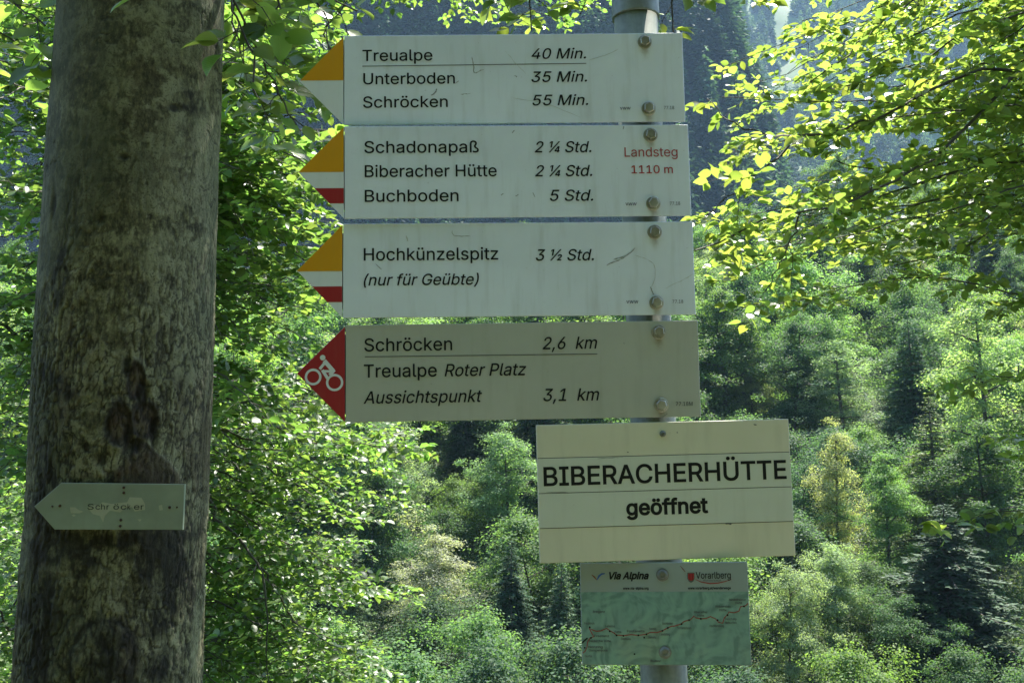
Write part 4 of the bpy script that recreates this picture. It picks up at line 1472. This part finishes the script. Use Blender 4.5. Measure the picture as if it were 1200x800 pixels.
def text_mesh(body, shear=0.0, weight=0.0):
    """letters as flat outlines: verts (x, y, layer) and triangles"""
    cu = bpy.data.curves.new("lettering", 'FONT')
    cu.body = body
    cu.size = 1.0
    if get_font() is not None:
        cu.font = get_font()
    o = bpy.data.objects.new("lettering", cu)
    COL.objects.link(o)
    oc = o.to_curve(bpy.context.evaluated_depsgraph_get())
    ol = _outlines(oc)
    o.to_curve_clear()
    bpy.data.objects.remove(o)
    bpy.data.curves.remove(cu)
    areas = [_area(p) for p in ol]
    big = max(range(len(ol)), key=lambda i: abs(areas[i]))
    sg = 1 if areas[big] > 0 else -1
    ol = [p if sg > 0 else p[::-1] for p in ol]
    areas = [a * sg for a in areas]
    ol = [_grow(p, weight) for p in ol]
    pts = np.concatenate(ol)
    edges, n = [], 0
    for p in ol:
        edges += [(n + q, n + (q + 1) % len(p)) for q in range(len(p))]
        n += len(p)
    vo, _, fo, _, _, _ = delaunay_2d_cdt([Vector(p) for p in pts.tolist()], edges, [], 0, 1e-5)
    vo = np.array([tuple(v) for v in vo])
    tri = np.array([f for f in fo if len(f) == 3])
    c = vo[tri].mean(1)
    # non-zero winding number of each triangle's centre
    a = np.concatenate(ol)
    b = np.concatenate([np.roll(p, -1, 0) for p in ol])
    cx, cy = c[:, 0:1], c[:, 1:2]
    cross = (b[None, :, 0] - a[None, :, 0]) * (cy - a[None, :, 1]) - (cx - a[None, :, 0]) * (b[None, :, 1] - a[None, :, 1])
    up = (a[None, :, 1] <= cy) & (b[None, :, 1] > cy) & (cross > 0)
    dn = (a[None, :, 1] > cy) & (b[None, :, 1] <= cy) & (cross < 0)
    tri = tri[(up.sum(1) - dn.sum(1)) != 0]
    e1, e2 = vo[tri[:, 1]] - vo[tri[:, 0]], vo[tri[:, 2]] - vo[tri[:, 0]]
    flip = e1[:, 0] * e2[:, 1] - e1[:, 1] * e2[:, 0] < 0
    tri[flip] = tri[flip][:, [0, 2, 1]]
    used, inv = np.unique(tri, return_inverse=True)
    vo = vo[used]
    return np.column_stack([vo[:, 0] + shear * vo[:, 1], vo[:, 1], np.zeros(len(vo))]), inv.reshape(-1, 3)
_h, _ = text_mesh("H")
CAP = float(_h[:, 1].max() - _h[:, 1].min())

class Sign:
    def __init__(s, name, C, w, h, yaw, roll, label, cat, group=None, y0=1.33, xr=0.19, pit=0.0):
        yaw, roll, pit = rad(yaw), rad(roll), rad(pit)
        s.ex = np.array([math.cos(yaw) * math.cos(roll), math.sin(yaw) * math.cos(roll), math.sin(roll)])
        n0 = np.array([math.sin(yaw), -math.cos(yaw), 0])
        ez = np.cross(s.ex, n0)
        if ez[2] < 0: ez = -ez
        s.ez = nrm(ez * math.cos(pit) + n0 * math.sin(pit))
        s.n = np.cross(s.ez, s.ex) * -1
        if s.n[1] > 0: s.n = -s.n
        s.C = EYE + np.array([C[0], y0 - math.tan(yaw) * (xr - C[0]), C[1]])
        s.w, s.h = w, h
        mm = Matrix.Identity(4)
        for i in range(3):
            mm[i][0], mm[i][1], mm[i][2], mm[i][3] = s.ex[i], -s.n[i], s.ez[i], s.C[i]
        s.root = thing(name, None, label, cat, group, mm)
    def l(s, px, py):
        """pixel of the photograph -> x, z on the face of this board"""
        d = ray(px, py)
        t = ((s.C - EYE) @ s.n) / (d @ s.n)
        q = EYE + d * t - s.C
        return np.array([q @ s.ex, q @ s.ez])
    def rect(s, name, x0, x1, z0, z1, y0, y1, mat, bev=0.0006):
        return MB().prism([(x0, z0), (x1, z0), (x1, z1), (x0, z1)], y0, y1, bev).build(name, mat, s.root)
    def text(s, body, xl, xr, yb, cap, mat='ink', shear=0.0, weight=0.0, ybr=None, parent=None, y=-0.0007):
        a = s.l(xl, yb)
        b = s.l(xr, yb if ybr is None else ybr)
        capm = cap / FPX * abs((s.C - EYE)[1]) * 1.0
        co, tri = text_mesh(body, shear, weight)
        x0, x1 = co[:, 0].min(), co[:, 0].max()
        kx, kz = (b[0] - a[0]) / (x1 - x0), capm / CAP
        sl = 0.0 if ybr is None else (b[1] - a[1]) / (b[0] - a[0])
        xx = a[0] + (co[:, 0] - x0) * kx
        new = np.stack([xx, y - co[:, 2] * 0.00003, a[1] + co[:, 1] * kz + (xx - a[0]) * sl], 1)
        return obj("lettering", mesh_np("lettering", new, [tri]), M[mat], parent or s.root)
    def line(s, x0, y0, x1, y1, wpx, mat='ink_grey', name="rule", y=-0.0005):
        a, b = s.l(x0, y0), s.l(x1, y1)
        MB().stroke([a, b], wpx / FPX * 1.33, y).build(name, M[mat], s.root)
    def bolt(s, px, py, r=0.0074, dome=False):
        x, z = s.l(px, py)
        m_ = MB()
        rot = trng.uniform(0, 1)
        if not dome:
            m_.lathe([(r * 1.32, 0.0), (r * 1.32, 0.0012), (r * 1.22, 0.0016)], 28, 'y', (x, 0, z))
            a = [(math.cos(rot + k * math.pi / 3), math.sin(rot + k * math.pi / 3)) for k in range(6)]
            m_.prism([(x + q[0] * r, z + q[1] * r) for q in a], -0.0074, -0.0016, 0.0010)
            m_.disc((x, z), r * 0.62, -0.0076)
        else:
            m_.lathe([(r * 1.25, 0.0), (r * 1.25, 0.001), (r * 1.02, 0.0014), (r * 0.98, 0.0028), (r * 0.80, 0.0042), (r * 0.55, 0.0048), (r * 0.5, 0.0036), (r * 0.2, 0.0034)], 28, 'y', (x, 0, z))
        return m_.build("bolt", M['button' if dome else 'bolt'], s.root)
    def scuffs(s, lst, mat='scratch'):
        m_ = MB()
        for pts, w in lst:
            q = [s.l(*p) for p in pts]
            n = max(4, len(q) * 3)
            q3 = smooth_path([(a[0], 0, a[1]) for a in q], n, 0.0003, np.random.default_rng(len(lst) + int(pts[0][0])))
            ww = [0.8 * w / FPX * 1.33 * (0.25 + 0.75 * abs(math.sin(i * 1.7 + pts[0][0]))) * (0.4 if i in (0, n - 1) else 1) for i in range(n)]
            m_.stroke([(a[0], a[2]) for a in q3], ww, -0.00055)
        m_.build("scuff_mark", M[mat], s.root)

def clip_z(poly, lo, hi):
    """part of a polygon in x,z between two heights"""
    def cut(pl, f):
        out = []
        for i in range(len(pl)):
            a, b = pl[i], pl[(i + 1) % len(pl)]
            fa, fb = f(a), f(b)
            if fa >= 0: out.append(a)
            if (fa >= 0) != (fb >= 0):
                t = fa / (fa - fb)
                out.append((a[0] + (b[0] - a[0]) * t, a[1] + (b[1] - a[1]) * t))
        return out
    return cut(cut(poly, lambda p: p[1] - lo), lambda p: hi - p[1])

def arrow_sign(C, w, h, yaw, roll, label, tip, bolts, stripes, group="hiking direction signs on the post", mount=None, tip_mat='white_film'):
    s = Sign("direction_sign", C, w, h, yaw, roll, label, "sign", group)
    rust = [(*s.l(*b), 0.030) for b in bolts]
    pm = paint_mat("white_panel_paint", WHITE if tip_mat != 'red' else (0.41, 0.43, 0.365), 0.42, 0.5, rust, blot=0.4)  # red-tipped panel's paint is darkened to imitate weaker light lower on the post
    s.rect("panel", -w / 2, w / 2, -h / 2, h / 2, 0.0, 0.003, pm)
    apex = s.l(*tip)
    gap = 0.0011
    tri = [(-w / 2 - gap, h / 2 - 0.0018), (apex[0], apex[1]), (-w / 2 - gap, -h / 2 + 0.0008)]
    t = MB().prism(tri, 0.0, 0.003, 0.0005).build("arrow_tip", M[tip_mat], s.root)
    for nm, mt, y_hi, y_lo in stripes:
        hi = h if y_hi is None else s.l(395, y_hi)[1]
        lo = s.l(395, y_lo)[1]
        MB().prism(clip_z(tri, lo, hi), -0.0003, -0.0001).build(nm, M[mt], t)
    MB().prism([(-w / 2 - 0.012, -h / 2 + 0.014), (-w / 2 + 0.02, -h / 2 + 0.008), (-w / 2 + 0.02, h / 2 - 0.008), (-w / 2 - 0.012, h / 2 - 0.014)], 0.0035, 0.006).build("backing_strip", M['dark_back'], s.root)
    for b in bolts:
        s.bolt(*b)
    return s, t

IT = 0.22
W0 = 0.006
s1, _ = arrow_sign((0.0063, 0.5016), 0.4639, 0.1251, 1.0, 0.5, "topmost white arrow sign with yellow and white tip, first line Treualpe 40 Min.", (351.4, 95), [(755.5, 49.5), (760.2, 127.5)], [("yellow_stripe", 'yellow', None, 94.3)])
for body, a, b, y, it in [("Treualpe", 424.7, 506.8, 72, 0), ("Unterboden", 425.8, 533.2, 99.3, 0), ("Schröcken", 425.5, 524.8, 126.7, 0), ("40 Min.", 622.8, 686.8, 69.5, IT), ("35 Min.", 622.8, 688, 96.6, IT), ("55 Min.", 624, 689.3, 124, IT)]:
    s1.text(body, a, b, y, 13.8 if not it else 13.0, shear=it, weight=W0)
s1.text("vww", 726.5, 739, 129, 4.6)
s1.text("77.18", 778, 790, 128.5, 4.0)
s1.line(424.6, 78, 687, 74.7, 0.9)
s1.scuffs([([(553, 67), (555, 78), (556, 86), (563, 83), (567, 82)], 1.6), ([(512, 104), (510, 109), (505, 112)], 2.2), ([(533, 98), (538, 95)], 1.4), ([(540, 111), (551, 110)], 1.2), ([(603, 89), (606, 91)], 2.0)])
s1.scuffs([([(592, 60), (602, 72), (616, 87)], 0.7), ([(690, 71), (712, 64), (725, 58)], 0.9), ([(600, 115), (640, 122), (680, 138)], 0.8)], 'smear')

s2, _ = arrow_sign((0.0106, 0.3708), 0.4655, 0.1261, 2.68, 0.68, "second arrow sign from the top, with red Landsteg 1110 m printed at its right", (349.8, 201.8), [(762.2, 158.5), (765.4, 238.6)], [("yellow_stripe", 'yellow', None, 201.6), ("red_stripe", 'red', 220.6, 238.4)])
for body, a, b, y, it in [("Schadonapaß", 427, 561.2, 179.6, 0), ("Biberacher Hütte", 427.5, 582.2, 207.8, 0), ("Buchboden", 427.5, 537.5, 236.8, 0), ("2 ¼ Std.", 626.5, 693, 178.9, IT), ("2 ¼ Std.", 627, 694, 206.9, IT), ("5 Std.", 644.5, 695.2, 235.7, IT)]:
    s2.text(body, a, b, y, 14.3 if not it else 13.4, shear=it, weight=W0)
s2.text("Landsteg", 732, 794, 184, 11.6, 'red_ink')
s2.text("1110 m", 740, 788.5, 203.4, 9.6, 'red_ink', weight=0.006)
s2.text("vww", 733, 746, 241, 4.6)
s2.text("77.18", 785, 797, 240.5, 4.0)
s2.scuffs([([(600, 156), (603, 153)], 2.0), ([(587, 229), (590, 227)], 1.6), ([(604, 230), (608, 228)], 1.5), ([(624, 226), (627, 231)], 1.2), ([(731, 148), (730, 152)], 1.6)])

s3, _ = arrow_sign((0.0108, 0.2375), 0.469, 0.1263, 1.8, 0.33, "third arrow sign, reading Hochkünzelspitz with nur für Geübte under it", (348.1, 317.5), [(767, 272), (769.3, 354.6)], [("yellow_stripe", 'yellow', None, 317.6), ("red_stripe", 'red', 335.6, 353.9)])
s3.text("Hochkünzelspitz", 426.3, 584, 305.4, 14.6, weight=W0)
s3.text("(nur für Geübte)", 426.3, 561.3, 334.6, 13.2, shear=IT, weight=W0)
s3.text("3 ½ Std.", 628, 696, 305.5, 13.4, shear=IT, weight=W0)
s3.text("vww", 734, 748, 355.5, 4.6)
s3.text("77.18", 788, 800.6, 355.3, 4.0)
s3.scuffs([([(711, 311), (722, 306), (730, 303), (744, 291)], 1.6), ([(719, 304), (734, 300)], 2.0), ([(762, 336), (765, 343), (767, 345)], 1.8), ([(530, 270), (532, 276), (551, 277)], 1.0), ([(440, 309), (447, 316)], 1.3)])
s3.scuffs([([(744, 299), (758, 304), (767, 312), (767, 328), (762, 338)], 0.9), ([(780, 338), (800, 328), (813, 320)], 0.8), ([(476, 276), (478, 283)], 2.2)], 'smear')

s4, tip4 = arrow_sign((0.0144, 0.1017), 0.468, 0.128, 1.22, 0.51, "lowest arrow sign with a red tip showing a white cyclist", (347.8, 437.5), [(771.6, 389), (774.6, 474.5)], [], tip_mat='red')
for body, a, b, y, it in [("Schröcken", 427, 530, 411.6, 0), ("Treualpe", 426.4, 512, 442.2, 0), ("Roter Platz", 521, 617, 440.8, IT), ("Aussichtspunkt", 426, 565, 472.8, IT), ("2,6  km", 635.7, 700, 409.2, IT), ("3,1  km", 636.8, 702.4, 469.8, IT)]:
    s4.text(body, a, b, y, 15.0 if not it else 14.2, shear=it, weight=W0)
s4.text("77.18M", 792, 811.6, 475.3, 4.4)
s4.line(427.5, 418, 700, 414.6, 0.9)
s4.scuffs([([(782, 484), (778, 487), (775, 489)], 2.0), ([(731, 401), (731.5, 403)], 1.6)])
# white cyclist on the red tip
pic = MB()
def z4(a, b):
    return s4.l(340 + a / 6.15, 370 + b / 6.15)
u4 = 1.33 / FPX / 6.15
pic.ring(z4(166, 440), 60 * u4, 43 * u4, -0.0004)
pic.ring(z4(321, 480), 62 * u4, 45 * u4, -0.0004)
pic.disc(z4(235, 301), 20 * u4, -0.0004)
pic.stroke([z4(246, 322), z4(312, 398)], 30 * u4, -0.00050)
pic.stroke([z4(256, 330), z4(214, 384)], 20 * u4, -0.00060)
pic.stroke([z4(318, 388), z4(286, 428)], 26 * u4, -0.00055)
pic.stroke([z4(300, 400), z4(232, 398)], 18 * u4, -0.00065)
pic.stroke([z4(232, 390), z4(272, 452)], 22 * u4, -0.00070)
pic.build("cyclist_pictogram", M['white_film'], tip4)

# hut notice board
s5 = Sign("notice_board", (0.1999, -0.0562), 0.3358, 0.1785, 2.41, 0.98, "cream board reading BIBERACHERHÜTTE geöffnet below the arrow signs", "sign", y0=1.331)
s5.rect("board", -s5.w / 2, s5.w / 2, -s5.h / 2, s5.h / 2, 0.0, 0.004, M['hut_warm'], 0.0008)
zz1, zz2, zz3 = [(s5.l(633, a)[1] + s5.l(928, b)[1]) / 2 for a, b in ((537.4, 528.6), (578.7, 569.3), (619.5, 609.9))]
for hi, lo in ((zz1 - 0.0005, zz2 + 0.0005), (zz2 - 0.0005, zz3 + 0.0005)):
    s5.rect("text_strip", -s5.w / 2 + 0.0008, s5.w / 2 - 0.0008, lo, hi, -0.0005, -0.00005, M['hut_grey'], 0.0)
for zc in (zz1, zz2, zz3):
    MB().prism([(-s5.w / 2 + 0.001, zc - 0.00045), (s5.w / 2 - 0.001, zc - 0.00045), (s5.w / 2 - 0.001, zc + 0.00045), (-s5.w / 2 + 0.001, zc + 0.00045)], -0.00012, -0.00004).build("seam", M['ink_grey'], s5.root)
s5.text("BIBERACHERHÜTTE", 637.2, 921.8, 568.9, 20.9, ybr=560.2, weight=0.014, y=-0.0008)
s5.text("geöffnet", 734, 830, 603.2, 16.8, ybr=599.9, weight=0.026, y=-0.0008)
s5.scuffs([([(850, 613.5), (853, 613), (857, 614)], 2.6), ([(735, 529), (736, 530)], 2.0), ([(793, 506), (794, 507)], 1.8), ([(883, 497), (887, 498)], 2.0), ([(700, 537), (730, 535)], 0.8), ([(640, 576), (672, 577)], 0.9)], 'ink_grey')
s5.bolt(776.6, 508, 0.0034, True).name = "rivet"

# route map panel
s6 = Sign("map_panel", (0.1943, -0.2137), 0.2156, 0.1297, -6.09, 0.61, "small green relief map panel with a red route, lowest on the post", "sign", y0=1.330)
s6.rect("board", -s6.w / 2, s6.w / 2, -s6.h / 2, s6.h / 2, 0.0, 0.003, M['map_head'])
zm = s6.l(780, 693)[1]
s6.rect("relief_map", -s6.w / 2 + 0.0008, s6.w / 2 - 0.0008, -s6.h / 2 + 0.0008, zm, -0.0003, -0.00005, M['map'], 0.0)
s6.bolt(776.3, 673, 0.0066, True)
s6.bolt(779.3, 763.5, 0.0066, True)
s6.text("Via Alpina", 714, 760.5, 678.0, 7.6, shear=0.28, weight=0.03, y=-0.0006)
s6.text("www.via-alpina.org", 730, 760, 690.2, 2.7, weight=0.02, y=-0.0006)
s6.text("Vorarlberg", 815.5, 856.5, 677.4, 7.4, weight=0.006, y=-0.0006)
s6.text("Wanderwege", 824, 845, 680.6, 2.2, 'ink_grey', y=-0.0006)
s6.text("www.vorarlberg.at/wanderwege", 806, 856.5, 690.0, 2.7, weight=0.02, y=-0.0006)
def s6s(name, pts, w, mat, y=-0.0006):
    return MB().stroke([s6.l(*p) for p in pts], [q / FPX * 1.33 for q in w] if hasattr(w, '__len__') else w / FPX * 1.33, y).build(name, M[mat], s6.root)
s6s("logo_wing", [(693.5, 673), (696.5, 675.5), (699.5, 679.3)], [0.8, 1.8, 0.7], 'brown_ink')
s6s("logo_wing", [(699.5, 679.0), (702, 674.5), (705, 672), (709, 671.5)], [0.6, 2.2, 1.8, 0.7], 'blue_ink', -0.0007)
s6s("logo_swoosh", [(797, 662.5), (800, 666), (803, 669.5)], [0.5, 0.9, 0.6], 'brown_ink')
s6s("logo_swoosh", [(815, 678.5), (822, 681.5), (832, 683.2), (842, 682.6), (850, 680.6), (857, 678.6)], [0.5, 1.1, 1.3, 1.1, 0.9, 0.4], 'route')
sh = [s6.l(*p) for p in [(805.5, 670.5), (805.5, 677.5), (807, 680.5), (809.8, 682.4), (812.4, 680.5), (813.8, 677.5), (813.8, 670.5)]]
MB().prism(sh, -0.0006, -0.0004).build("crest_shield", M['ink_grey'], s6.root)
sh2 = [s6.l(*p) for p in [(806.4, 671.4), (806.4, 677.2), (808, 679.6), (811.6, 679.6), (813, 677.2), (813, 671.4)]]
MB().prism(sh2, -0.0008, -0.0007).build("crest_banner", M['red_ink'], s6.root)
s6s("crest_bar", [(808.4, 672), (808.4, 679)], 0.5, 'ink', -0.0010)
s6s("crest_bar", [(811.2, 672), (811.2, 679)], 0.5, 'ink', -0.0010)
def mp3(a, b):   # zoomed crop of the left half of the map
    return (680 + a / 9.41, 700 + b / 9.41)
def mp4(a, b):   # zoomed crop of the right half
    return (770 + a / 7.617, 680 + b / 7.617)
route = [mp3(*p) for p in [(25, 608), (52, 590), (75, 540), (78, 490), (105, 445), (150, 425), (125, 385), (98, 330), (130, 350), (180, 368), (230, 362), (290, 335), (325, 360), (370, 385), (400, 408), (480, 415), (560, 404), (640, 412), (730, 400), (770, 380), (850, 380), (910, 360), (965, 328), (1010, 310)]]
route += [mp4(*p) for p in [(150, 405), (215, 385), (240, 362), (300, 345), (330, 312), (345, 330), (390, 338), (440, 335), (475, 318), (520, 338), (550, 370), (585, 378), (600, 330), (630, 300), (640, 278), (690, 285), (730, 270), (745, 230), (790, 222), (812, 200)]]
s6s("route_line", route, 1.05, 'route', -0.0006)
for i, p in enumerate([mp3(*q) for q in [(105, 322), (325, 368), (400, 412), (475, 417), (640, 412), (730, 400), (705, 437), (905, 362), (965, 330), (118, 440), (50, 548), (598, 618)]] + [mp4(*q) for q in [(218, 385), (390, 338), (540, 350), (628, 305), (775, 228), (285, 350)]]):
    MB().disc(s6.l(*p), 1.05 / FPX * 1.33, -0.0008, 10).build("route_stop", M['ink'], s6.root)
for body, a, b in [("Bregenz", mp3(140, 163), mp3(272, 163)), ("Feldkirch", mp3(45, 292), mp3(155, 292)), ("Laterns", mp3(275, 322), mp3(382, 322)), ("Furka", mp3(380, 386), mp3(452, 386)), ("Damüls", mp3(450, 462), mp3(555, 462)), ("Fontanella", mp3(515, 378), mp3(708, 378)),
                   ("Sonntag", mp3(760, 352), mp3(838, 352)), ("Garsella", mp3(750, 446), mp3(835, 446)), ("Buchboden", mp3(905, 293), mp3(1020, 293)), ("Landsteg", mp3(875, 412), mp3(990, 412)), ("Frastanz", mp3(155, 430), mp3(318, 430)), ("Feldkircher Hütte", mp3(100, 486), mp3(335, 486)),
                   ("Nenzing", mp3(90, 552), mp3(250, 552)), ("Gamperdona", mp3(95, 588), mp3(300, 588)), ("Gurtis", mp3(50, 652), mp3(130, 652)), ("Bludenz", mp3(775, 705), mp3(885, 705)), ("Schröcken", mp4(180, 430), mp4(305, 430)), ("Biberacher", mp4(330, 288), mp4(450, 288)), ("Hütte", mp4(360, 318), mp4(420, 318)),
                   ("Hochtannberg", mp4(470, 412), mp4(595, 412)), ("Widderstein", mp4(518, 238), mp4(655, 238)), ("Hütte", mp4(555, 270), mp4(620, 270)), ("Mindelheimer", mp4(642, 178), mp4(795, 178)), ("Hütte", mp4(698, 206), mp4(760, 206)), ("Hochalp", mp4(610, 350), mp4(710, 350)), ("Hochkrumbach", mp4(610, 382), mp4(710, 382))]:
    s6.text(body, a[0], b[0], a[1], 2.5, 'ink_grey', weight=0.012, y=-0.0007)
s6s("map_tick", [mp3(15, 500), mp3(80, 440)], 1.6, 'ink', -0.0006)

# old arrow board nailed to the beech
b0 = ray(128, 593)
SY = TY - float(np.interp(1.55, ez_, er_)) - 0.010
k0 = SY / FPX / CF[1]
ob = Sign("arrow_board", ((128 - 600) * SY / FPX, (b0 * SY / b0[1])[2]), 0.31, 0.095, 0.0, 0.0, "old weathered grey arrow board with flaked lettering nailed to the big beech", "sign", y0=SY, xr=0)
poly = [ob.l(*p) for p in [(40, 593), (64, 620.2), (214, 620.4), (216.5, 567), (71.7, 565.3)]]
MB().prism([tuple(p) for p in poly], 0.0, 0.008, 0.0008).build("board", M['old_board'], ob.root)
fl = MB()
for pts in [[(103, 595), (109, 602), (117, 604), (121, 612), (123, 604), (129, 598), (141, 600), (147, 594), (155, 594), (158, 599), (170, 597), (170, 590), (166, 583), (152, 582), (149, 588), (138, 589), (131, 590), (120, 588), (116, 592), (108, 591)],
            [(82, 594), (83, 601), (93, 601), (98, 599), (92, 597), (88, 594)], [(186, 592), (187, 598), (191, 597), (190, 591)], [(84, 603), (86, 605), (89, 604), (87, 602)], [(161, 608), (164, 611), (166, 608)]]:
    q = [ob.l(*p) for p in pts]
    fl.add([(a[0], -0.0004, a[1]) for a in q], [tuple(range(len(q)))])
fl.build("flaked_paint", M['old_flake'], ob.root)
for body, a, b in [("S", 102.5, 110), ("c", 112, 117.5), ("h", 118.5, 123), ("r", 125, 128), ("ö", 133, 139.5), ("c", 141.5, 148), ("k", 149.5, 153), ("e", 157, 163.5), ("r", 165, 168.5)]:
    ob.text(body, a, b, 596.6, 6.4, 'scuff_dark', weight=0.004, y=-0.0009)
for px, py in [(70.3, 592.3), (61.5, 593), (145.2, 571), (145.2, 577), (141.8, 609), (141, 616), (198.8, 594), (207.5, 594)]:
    x, z = ob.l(px, py)
    r = 0.0028 if px not in (61.5, 207.5) else 0.0018
    MB().lathe([(r, 0.0), (r, 0.0012), (r * 0.7, 0.0024), (r * 0.2, 0.0028)], 14, 'y', (x, 0, z)).build("nail", M['rusty'], ob.root, True)
